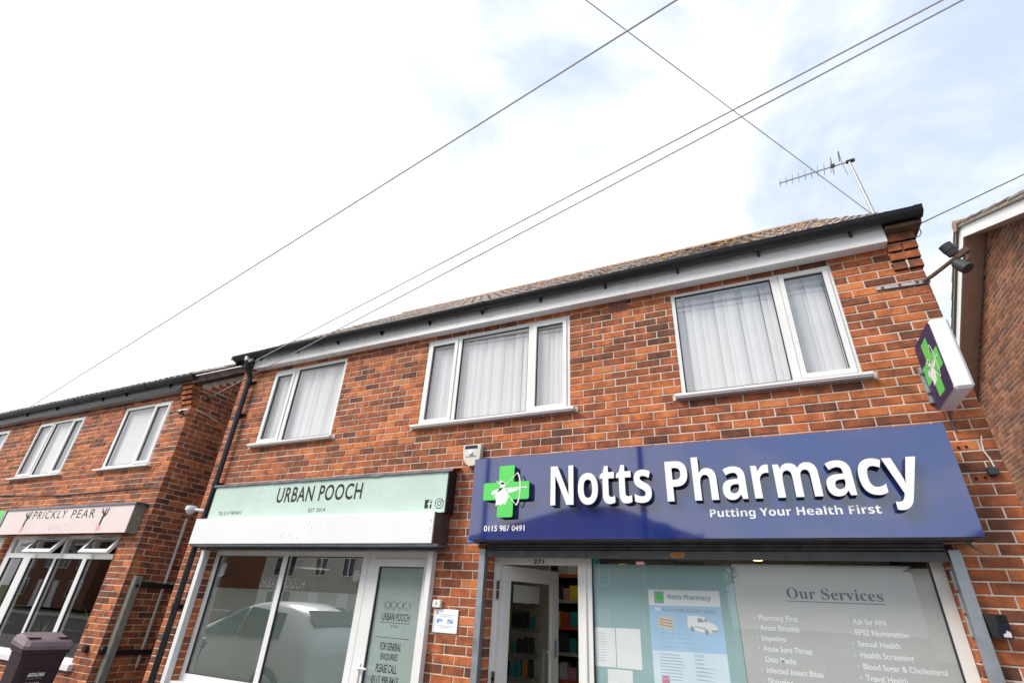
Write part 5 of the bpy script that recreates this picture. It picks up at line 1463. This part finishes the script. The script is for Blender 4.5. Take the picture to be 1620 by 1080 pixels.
ins = thing('cable_insulator', 'grey insulator where a wire meets the left neighbour side wall', 'insulator', (-7.82, .2, 4.44))
b = MB(); b.tube([(-7.86, .20, 4.42), (-7.81, .20, 4.43)], .012, 8); b.tube([(-7.81, .20, 4.40), (-7.81, .20, 4.44), (-7.80, .205, 4.46)], [.028, .026, .014], 12); b.build('body', 'grey_plastic', ins, smooth=True)
wl = thing('wall_lamp', 'small white spotlight bracket high on the left neighbour corner', 'light', (-7.9, -.05, 4.1))
b = MB(); b.box(-8.03, -7.80, -.07, -.045, 4.145, 4.165); b.build('bracket', 'white_plastic', wl)
b = MB(); b.tube([(-7.93, -.06, 4.144), (-7.93, -.08, 4.09)], [.02, .035], 10); b.tube([(-7.90, -.05, 4.10), (-7.88, -.06, 4.04), (-7.92, -.06, 4.02)], .010, 6); b.build('lamp_head', 'dark_plastic', wl, smooth=True)
rq3 = random.Random(2)
b = MB(); b.tube([(-7.852, .10, 4.20), (-7.845, .22, 4.185), (-7.85, .36, 4.165), (-7.85, .50, 4.14)], .013, 6); tag(b.build('sealant_bead', 'mortar', side))
cc = thing('security_camera', 'white dome security camera at the left end of the shutter box', 'camera', (-6.7, 0, 2.55))
b = MB(); b.tube([(-6.60, -.004, 2.60), (-6.60, -.05, 2.60)], .05, 14); b.tube([(-6.60, -.05, 2.60), (-6.70, -.12, 2.61), (-6.78, -.14, 2.62)], .022, 8); b.build('bracket', 'white_plastic', cc, smooth=True)
b = MB(); b.tube([(-6.78, -.14, 2.655), (-6.78, -.14, 2.645), (-6.78, -.14, 2.60)], [.055, .068, .068], 16); b.tube([(-6.78, -.14, 2.599), (-6.78, -.14, 2.57), (-6.78, -.14, 2.55)], [.056, .045, .015], 16); b.build('dome', 'white_plastic', cc, smooth=True)
cb = MB().tube([(LX + .008, -.012, 2.60), (LX + .008, -.012, 1.9), (LX + .010, -.014, 1.2), (LX + .008, -.012, 0.0)], .008, 6).build('wall_cable', 'cable_dark'); tag(cb, 'dark cable running down the corner of the left neighbour', 'cable')
cb = MB().tube([(-15, -.012, 3.06), (-12.6, -.012, 3.045), (-10.4, -.012, 2.965), (-8.68, -.012, 2.985), (LX, -.012, 2.995)], .007, 6).build('wall_cable', 'cable_dark'); tag(cb, 'thin dark cable sagging across the left neighbour above the pink sign', 'cable')
for (x, y, lab) in ((-8.12, -.004, 'black round vent cap on the left neighbour front by the bin'), ):
    o = MB().tube([(x, y, .955), (x, y - .05, .955)], [.045, .04], 12).build('vent_cap', 'dark_plastic'); tag(o, lab, 'vent cap')
o = MB().tube([(LX, .04, .955), (LX + .05, .04, .955)], [.05, .045], 12).build('vent_cap', 'dark_plastic'); tag(o, 'black round vent cap on the left neighbour side wall by the post', 'vent cap')

# wheelie bin
wbn = thing('wheelie_bin', 'dark maroon wheelie bin with white print in front of the left shop', 'bin', (-7.45, -.93, 0))
e1 = Vector((.05, .999, 0)).normalized(); e2 = Vector((.999, -.05, 0)).normalized(); c0 = Vector((-7.66, -.765, 0))
def bp(r_, f, z): return c0 + e1 * r_ * .84 + e2 * (f * .62 + .05) + Vector((0, 0, z * 1.0 + (max(0, z - .9) / .1) * .035 * (1 - (f + .3) / .6)))
def bin_ring(hw, fb, ff, z, k=.04):
    return [bp(-hw + k, ff, z), bp(hw - k, ff, z), bp(hw, ff - k, z), bp(hw, fb + k, z), bp(hw - k, fb, z), bp(-hw + k, fb, z), bp(-hw, fb + k, z), bp(-hw, ff - k, z)]
b = MB()
rings = [bin_ring(.20, -.20, .17, .05), bin_ring(.205, -.22, .19, .10), bin_ring(.24, -.27, .235, .88), bin_ring(.25, -.28, .245, .97), bin_ring(.268, -.30, .262, .975), bin_ring(.268, -.30, .262, 1.01)]
for q in range(len(rings) - 1):
    for j in range(8): b.quad(rings[q][j], rings[q][(j + 1) % 8], rings[q + 1][(j + 1) % 8], rings[q + 1][j])
b.poly(rings[0]); b.poly(rings[-1])
b.build('body', 'bin_plastic', wbn)
b = MB()
for r_ in (-.13, .13): b.obox(bp(r_, .222, .52), e1, (e2 + Vector((0, 0, .06))).normalized(), Vector((0, 0, 1)), .012, .012, .30)
b.obox(bp(0, .238, .82), e1, e2, Vector((0, 0, 1)), .14, .012, .012); b.build('front_ribs', 'bin_plastic', wbn)
b = MB()
L = [bin_ring(.278, -.31, .285, 1.012, .05), bin_ring(.285, -.32, .295, 1.02, .05), bin_ring(.285, -.32, .295, 1.050, .05), bin_ring(.265, -.30, .25, 1.085, .05), bin_ring(.23, -.27, .18, 1.100, .05)]
for q in range(len(L) - 1):
    for j in range(8): b.quad(L[q][j], L[q][(j + 1) % 8], L[q + 1][(j + 1) % 8], L[q + 1][j])
b.poly(L[0]); b.poly(L[-1]); lid = b.build('lid', 'bin_lid', wbn)
b = MB()
for r_ in (-.17, .17):
    b.obox(bp(r_, .10, 1.102), e1, e2, Vector((0, 0, 1)), .055, .05, .004)
b.build('lid_grips', 'dark_plastic', lid)
b = MB(); b.tube([bp(-.22, -.34, 1.06), bp(.22, -.34, 1.06)], .018, 8); b.build('handle_bar', 'bin_plastic', wbn)
for r_ in (-.23, .23):
    MB().tube([bp(r_ - .025, -.20, .10), bp(r_ + .025, -.20, .10)], .10, 18).build('wheel', 'tyre', wbn)
def bin_ax(p): 
    z = p.z; f = .19 + (z - .10) / .78 * .045 + .004
    return bp(p.x, f + .001, z)
text('print', sansbold('GEDLING'), 'vinyl_white', wbn, -.105, .075, .765, .800, 0, bold=.03, shear=.25, axes=bin_ax)
text('print', 'BOROUGH COUNCIL', 'grey_print', wbn, -.105, .070, .742, .756, 0, axes=bin_ax)
text('print', sansbold('TRADE WASTE'), 'vinyl_white', wbn, -.095, .055, .690, .710, 0, bold=.02, axes=bin_ax)
text('print', 'No side waste', 'pale_print', wbn, -.100, .050, .666, .682, 0, axes=bin_ax)

# ================================================================== RIGHT NEIGHBOUR HOUSE
rh = thing('house', 'brown brick gable end of the house on the right with white bargeboards', 'house', (8, 4.4, 0))
GX = 4.10; AY, AZ = 4.62, 7.86; SF, SBk = .53, .645
roofz = lambda y: AZ - (AY - y) * SF if y < AY else AZ - (y - AY) * SBk
b = MB()
gp_ = [(-.3, 0), (9.3, 0), (9.3, roofz(9.3) - .09), (AY, AZ - .09), (-.3, roofz(-.3) - .09)]
b.poly([(GX + .006, y, z) for y, z in gp_]); b.poly([(GX + .15, y, z) for y, z in reversed(gp_)])
for k in range(5):
    (y0, z0), (y1, z1) = gp_[k], gp_[(k + 1) % 5]
    b.quad((GX + .006, y0, z0), (GX + .15, y0, z0), (GX + .15, y1, z1), (GX + .006, y1, z1))
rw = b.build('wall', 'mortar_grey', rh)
rng4 = random.Random(77)
fr_g = lambda u, d, z: Vector((GX + d, u, z))
lst4 = [q for q in brick_list(0.6, 8.6, 2.0, 7.7, [], 3.0, .1, rng4) if q[3] < min(roofz(q[0]), roofz(q[1])) - .10]
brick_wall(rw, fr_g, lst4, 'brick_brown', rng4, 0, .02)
b = MB(); b.box(GX + .15, 13, -.3, -.15, 0, roofz(-.3) - .3); b.box(GX + .15, 13, 9.15, 9.3, 0, roofz(9.3) - .3); b.build('side_wall', 'brick_brown', rh)
VX = 3.80
def strip(name, m, h0, h1, x0, x1, par=rh):
    b = MB()
    for (ya, yb) in ((-.6, AY), (AY, 9.6)):
        za, zb = roofz(ya), roofz(yb)
        P_ = [(ya, za + h0), (yb, zb + h0), (yb, zb + h1), (ya, za + h1)]
        b.poly([(x0, y, z) for y, z in P_]); b.poly([(x1, y, z) for y, z in reversed(P_)])
        for k in range(4):
            (y0, z0), (y1, z1) = P_[k], P_[(k + 1) % 4]
            b.quad((x0, y0, z0), (x1, y0, z0), (x1, y1, z1), (x0, y1, z1))
    return b.build(name, m, par)
strip('bargeboard', 'fascia_white', -.27, -.075, VX, VX + .02)
strip('verge_soffit', 'render_brown', -.272, -.262, VX + .022, GX - .003)
strip('undercloak', 'verge_grey', -.074, -.045, VX - .035, VX + .30)
rr_ = MB()
for (ya, yb) in ((-.6, AY), (AY, 9.6)):
    rr_.poly([(VX - .02, ya, roofz(ya) - .01), (13, ya, roofz(ya) - .01), (13, yb, roofz(yb) - .01), (VX - .02, yb, roofz(yb) - .01)])
rroof = rr_.build('roof', 'tile_dark', rh)
# stepped verge tiles on both slopes
rng5 = random.Random(6)
for (ya, yb, n_) in ((-.6, AY, 16), (9.6, AY, 16)):
    for k in range(n_):
        y0 = ya + (yb - ya) * k / n_; y1 = ya + (yb - ya) * (k + 1.12) / n_
        y1 = min(y1, yb) if yb > ya else max(y1, yb)
        z0, z1 = roofz(y0), roofz(y1); j = rng5.uniform(-.006, .006)
        b = MB()
        A_, B_ = (VX - .045 + j, VX + .30)
        pts = [(y0, z0 + .030 + .012), (y1, z1 + .018), (y1, z1 - .012), (y0, z0 - .004 + .010)]
        b.poly([(A_, y, z) for y, z in pts]); b.poly([(B_, y, z) for y, z in reversed(pts)])
        for q in range(4):
            (a0, c0_), (a1, c1_) = pts[q], pts[(q + 1) % 4]
            b.quad((A_, a0, c0_), (B_, a0, c0_), (B_, a1, c1_), (A_, a1, c1_))
        b.build('tile', rng5.choice(['tile_b', 'tile_dark', 'tile_a']), rroof)
strip('verge_mortar', 'verge_mortar', -.044, .004, VX - .030, VX + .25, rroof)
b = MB(); b.tube([(VX - .05, AY, AZ - .02), (13, AY, AZ - .02)], .10, 10); b.build('ridge', 'ridge_clay', rroof, smooth=True)

# ================================================================== ACROSS THE ROAD (seen mirrored in sign and glass)
def opp_house(x0, x1, yf, wm, label, chim=0.45, eave=4.9, ridge=7.6, hp=3.4):
    t = thing('house', label, 'house', ((x0 + x1) / 2, yf, 0), 'houses across the road')
    d = 8.0; yb = yf - d
    b = MB(); b.box(x0, x1, yb, yf, 0, eave); b.build('wall', wm, t)
    ym = (yf + yb) / 2; o = .4
    A_ = [(x0 - o, yf + o, eave - .1), (x1 + o, yf + o, eave - .1), (x1 + o, yb - o, eave - .1), (x0 - o, yb - o, eave - .1)]
    r0 = (x0 + hp, ym, ridge); r1 = (x1 - hp, ym, ridge)
    b = MB(); b.poly([A_[0], A_[1], r1, r0]); b.poly([A_[2], A_[3], r0, r1]); b.poly([A_[1], A_[2], r1]); b.poly([A_[3], A_[0], r0]); b.poly(A_)
    rf = b.build('roof', 'opp_roof', t)
    cx = x0 + (x1 - x0) * chim
    b = MB(); b.box(cx - .45, cx + .45, ym - .3, ym + .3, ridge - .6, ridge + .75); b.box(cx - .5, cx + .5, ym - .35, ym + .35, ridge + .75, ridge + .85)
    for q in (-.25, .25): b.tube([(cx + q, ym, ridge + .85), (cx + q, ym, ridge + 1.15)], .1, 8)
    b.build('chimney', 'opp_brick', rf)
    b = MB(); b.box(x0 - .4, x1 + .4, yf + .34, yf + .42, eave - .12, eave + .02); b.build('fascia', 'fascia_white', t)
    w = x1 - x0
    for (u, z0, z1, ww) in ((.17, 2.9, 4.1, 1.8), (.42, 3.0, 4.1, 1.0), (.60, 3.0, 4.1, 1.0), (.84, 2.9, 4.1, 1.8), (.17, .8, 2.1, 2.1), (.84, .8, 2.1, 2.1)):
        cx = x0 + w * u
        f = lambda uu, dd, z: Vector((uu, yf + .06 - dd, z))
        n_ = 3 if ww > 1.2 else 2
        hs = [(cx - ww / 2 + ww * k / n_ + .05, cx - ww / 2 + ww * (k + 1) / n_ - .05, z0 + .07, z1 - .07) for k in range(n_)]
        fr = wall_slab('window', 'upvc', t, f, cx - ww / 2, cx + ww / 2, z0, z1, hs, 0, .055)
        for h in hs: box('pane', 'car_glass', fr, h[0], h[1], yf + .010, yf + .018, h[2], h[3])
    for u in (.40, .60):
        cx = x0 + w * u
        b = MB(); b.box(cx - .45, cx + .45, yf + .002, yf + .05, 0, 2.05); b.build('door', 'upvc', t)
    return t
opp_house(-15.5, -2.6, -21.5, 'opp_brick', 'brick house with chimney across the road, mirrored in the left half of the blue sign', chim=.47, ridge=7.3, hp=5.2)
opp_house(7.0, 19.5, -25.0, 'opp_render', 'rendered house across the road on the far right', chim=.5, ridge=6.8)
opp_house(-31.0, -18.6, -21.5, 'opp_render', 'rendered house across the road, mirrored in the mint shop window', chim=.4)
opp_house(-47.0, -34.2, -21.5, 'opp_brick', 'brick house far along across the road', chim=.4)
opp_house(-63.0, -50.2, -21.5, 'opp_brick', 'last brick house far along across the road', chim=.6)
opp_house(23, 35.6, -22.0, 'opp_brick', 'brick house across the road far to the right', chim=.5)

def tree(x, y, h, r_, label, seed, n=2600):
    rr2 = random.Random(seed)
    t = thing('tree', label, 'tree', (x, y, 0), 'trees across the road')
    b = MB(); b.tube([(x, y, -.05), (x + .05, y, h * .25), (x - .05, y, h * .5), (x, y + .1, h * .75)], [.20, .16, .10, .04], 8)
    for k in range(9):
        a = rr2.uniform(0, 6.28); z0 = h * rr2.uniform(.25, .6); l = r_ * rr2.uniform(.6, .9)
        b.tube([(x, y, z0), (x + math.cos(a) * l * .5, y + math.sin(a) * l * .5, z0 + l * .35), (x + math.cos(a) * l, y + math.sin(a) * l, z0 + l * .6)], [.07, .045, .015], 6)
    b.build('trunk', 'bark', t, smooth=True)
    cl_ = [(x + rr2.gauss(0, r_ * .45), y + rr2.gauss(0, r_ * .45), h * .62 + rr2.gauss(0, h * .15), rr2.uniform(.35, .75) * r_ * .6) for _ in range(26)]
    bs = [MB(), MB()]
    for k in range(n):
        c = rr2.choice(cl_)
        v = Vector((rr2.gauss(0, 1), rr2.gauss(0, 1), rr2.gauss(0, 1))).normalized() * c[3] * rr2.random() ** .4
        p = Vector(c[:3]) + v; s_ = rr2.uniform(.06, .13)
        a = Vector((rr2.gauss(0, 1), rr2.gauss(0, 1), rr2.gauss(0, 1))).normalized(); q = a.orthogonal().normalized(); w_ = a.cross(q)
        bs[k % 2].quad(p - q * s_, p + w_ * s_ * .6, p + q * s_, p - w_ * s_ * .6)
    bs[0].build('crown', 'leaf', t, recalc=False); bs[1].build('crown', 'leaf_pale', t, recalc=False)
tree(-16.9, -19.2, 6.6, 2.4, 'green leafy tree across the road mirrored in the mint shop window', 1)
tree(-3.7, -18.9, 5.2, 1.5, 'round leafy tree across the road mirrored low in the blue sign', 2)
tree(15.2, -19.0, 6.4, 2.2, 'leafy tree across the road mirrored at the right end of the blue sign', 3)
tree(-33, -19.0, 7.0, 2.6, 'leafy tree far along across the road', 4)
# garden walls and hedges across the road
for i, (a, e, m, lab) in enumerate(((-16, -6.5, 'opp_brick', 'low brick garden wall opposite the blue sign'), (-31, -20, 'opp_brick', 'low brick garden wall opposite the mint shop'), (1, 13, 'opp_brick', 'low brick garden wall across the road on the right'))):
    t = thing('garden_wall', lab, 'wall', ((a + e) / 2, -17.4, 0), 'garden walls across the road')
    box('wall', m, t, a, e, -17.5, -17.28, -.15, .85); box('coping', 'kerb', t, a - .03, e + .03, -17.53, -17.25, .851, .91, .01)

# ------------------------------------------------------------------ parked cars
def car(x, y, rz, paint, label, sc=1.0):
    """hatchback, nose towards local -x"""
    t = thing('parked_car', label, 'car', (x, y, -.0), 'cars parked in the street')
    M = Matrix.Translation((x, y, 0)) @ Matrix.Rotation(rz, 4, 'Z') @ Matrix.Scale(sc, 4)
    def put(mb): mb.v = [tuple(M @ Vector(v)) for v in mb.v]; return mb
    # stations: x, zbottom, zbelt(shoulder), ztop, w(belt), wtop
    S = [(-2.02, .34, .55, .62, .58, .50), (-1.95, .25, .62, .72, .74, .62), (-1.70, .20, .72, .82, .84, .70), (-1.20, .18, .82, .94, .87, .74), (-.78, .18, .90, 1.02, .88, .74),
         (-.25, .18, .92, 1.34, .88, .60), (.25, .18, .93, 1.50, .88, .58), (.85, .18, .94, 1.52, .88, .58), (1.35, .19, .95, 1.46, .87, .56), (1.72, .24, .94, 1.24, .84, .58), (1.92, .30, .90, 1.00, .78, .62), (1.98, .38, .72, .80, .70, .60)]
    b = MB(); rings = []
    for (sx, zb, zs, zt, w_, wt_) in S:
        ring = [(sx, -w_ * .80, zb), (sx, -w_ * .97, zb + .10), (sx, -w_, (zb + zs) * .5), (sx, -w_ * .97, zs), (sx, -(w_ * .45 + wt_ * .55), zs + (zt - zs) * .55), (sx, -wt_, zt - .02 * (zt - zs)), (sx, -wt_ * .5, zt + .02), (sx, 0, zt + .028)]
        ring += [(p[0], -p[1], p[2]) for p in reversed(ring[:-1])]
        rings.append(ring)
    n_ = len(rings[0]); base = 0
    for ring in rings: b.v += ring
    for k in range(len(rings) - 1):
        for j in range(n_):
            j2 = (j + 1) % n_
            b.f.append((k * n_ + j, k * n_ + j2, (k + 1) * n_ + j2, (k + 1) * n_ + j)); b.mi.append(0)
    b.f.append(tuple(range(n_))); b.f.append(tuple(range((len(rings) - 1) * n_ + n_ - 1, (len(rings) - 1) * n_ - 1, -1))); b.mi += [0, 0]
    body = put(b).build('body', paint, t, smooth=True)
    md = body.modifiers.new('sub', 'SUBSURF'); md.levels = 2; md.render_levels = 2
    for p in body.data.polygons: p.use_smooth = True
    # glass: side windows, screen, rear
    for s in (-1, 1):
        for pts in ([(-.52, .985, .845), (.26, .99, .852), (.26, 1.41, .640), (-.02, 1.36, .655)], [(.33, .99, .852), (1.30, 1.00, .838), (1.18, 1.36, .650), (.33, 1.42, .638)]):
            g_ = MB(); g_.poly([(p[0], s * (p[2] + .012), p[1]) for p in pts]); g_.poly([(p[0], s * (p[2] - .01), p[1]) for p in reversed(pts)]); put(g_).build('side_window', 'car_glass', t)
        wv = MB(); wv.obox((-.60, s * .98, 1.00), (1, 0, 0), (0, 1, 0), (0, 0, 1), .05, .09, .065); put(wv).build('door_mirror', paint, t)
        hl = MB(); hl.poly([(-1.93, s * .52, .62), (-1.74, s * .80, .66), (-1.50, s * .86, .74), (-1.70, s * .74, .79), (-1.92, s * .55, .70)]); put(hl).build('headlight', 'lamp_lens', t)
        tl = MB(); tl.obox((1.84, s * .64, .86), (1, 0, 0), (0, 1, 0), (0, 0, 1), .05, .06, .07); put(tl).build('tail_light', 'red_lens', t)
    g_ = MB(); g_.poly([(-.80, -.66, 1.030), (-.80, .66, 1.030), (-.28, .55, 1.355), (-.28, -.55, 1.355)]); put(g_).build('windscreen', 'car_glass', t)
    g_ = MB(); g_.poly([(1.79, -.58, 1.20), (1.79, .58, 1.20), (1.50, .54, 1.42), (1.50, -.54, 1.42)]); put(g_).build('rear_window', 'car_glass', t)
    g_ = MB(); g_.obox((-1.99, 0, .40), (1, 0, 0), (0, 1, 0), (0, 0, 1), .03, .48, .07); put(g_).build('grille', 'dark_plastic', t)
    for wx in (-1.28, 1.22):
        for s in (-1, 1):
            w_ = MB(); w_.tube([(wx, s * .70, .31), (wx, s * .875, .31)], .31, 24); o = put(w_).build('wheel', 'tyre', t)
            r2 = MB(); r2.tube([(wx, s * .876, .31), (wx, s * .892, .31)], [.21, .18], 20); put(r2).build('rim', 'rim', o)
car(-9.05, -3.35, 0.0, 'car_white', 'white hatchback parked on the forecourt, mirrored in the mint shop window', 1.05)
car(-13.5, -8.2, R(4), 'car_blue', 'dark blue car parked at the kerb behind the white hatchback', 1.05)
car(-4.6, -8.0, math.pi, 'car_silver', 'silver car parked at the kerb, mirrored in the mint shop door', 1.05)
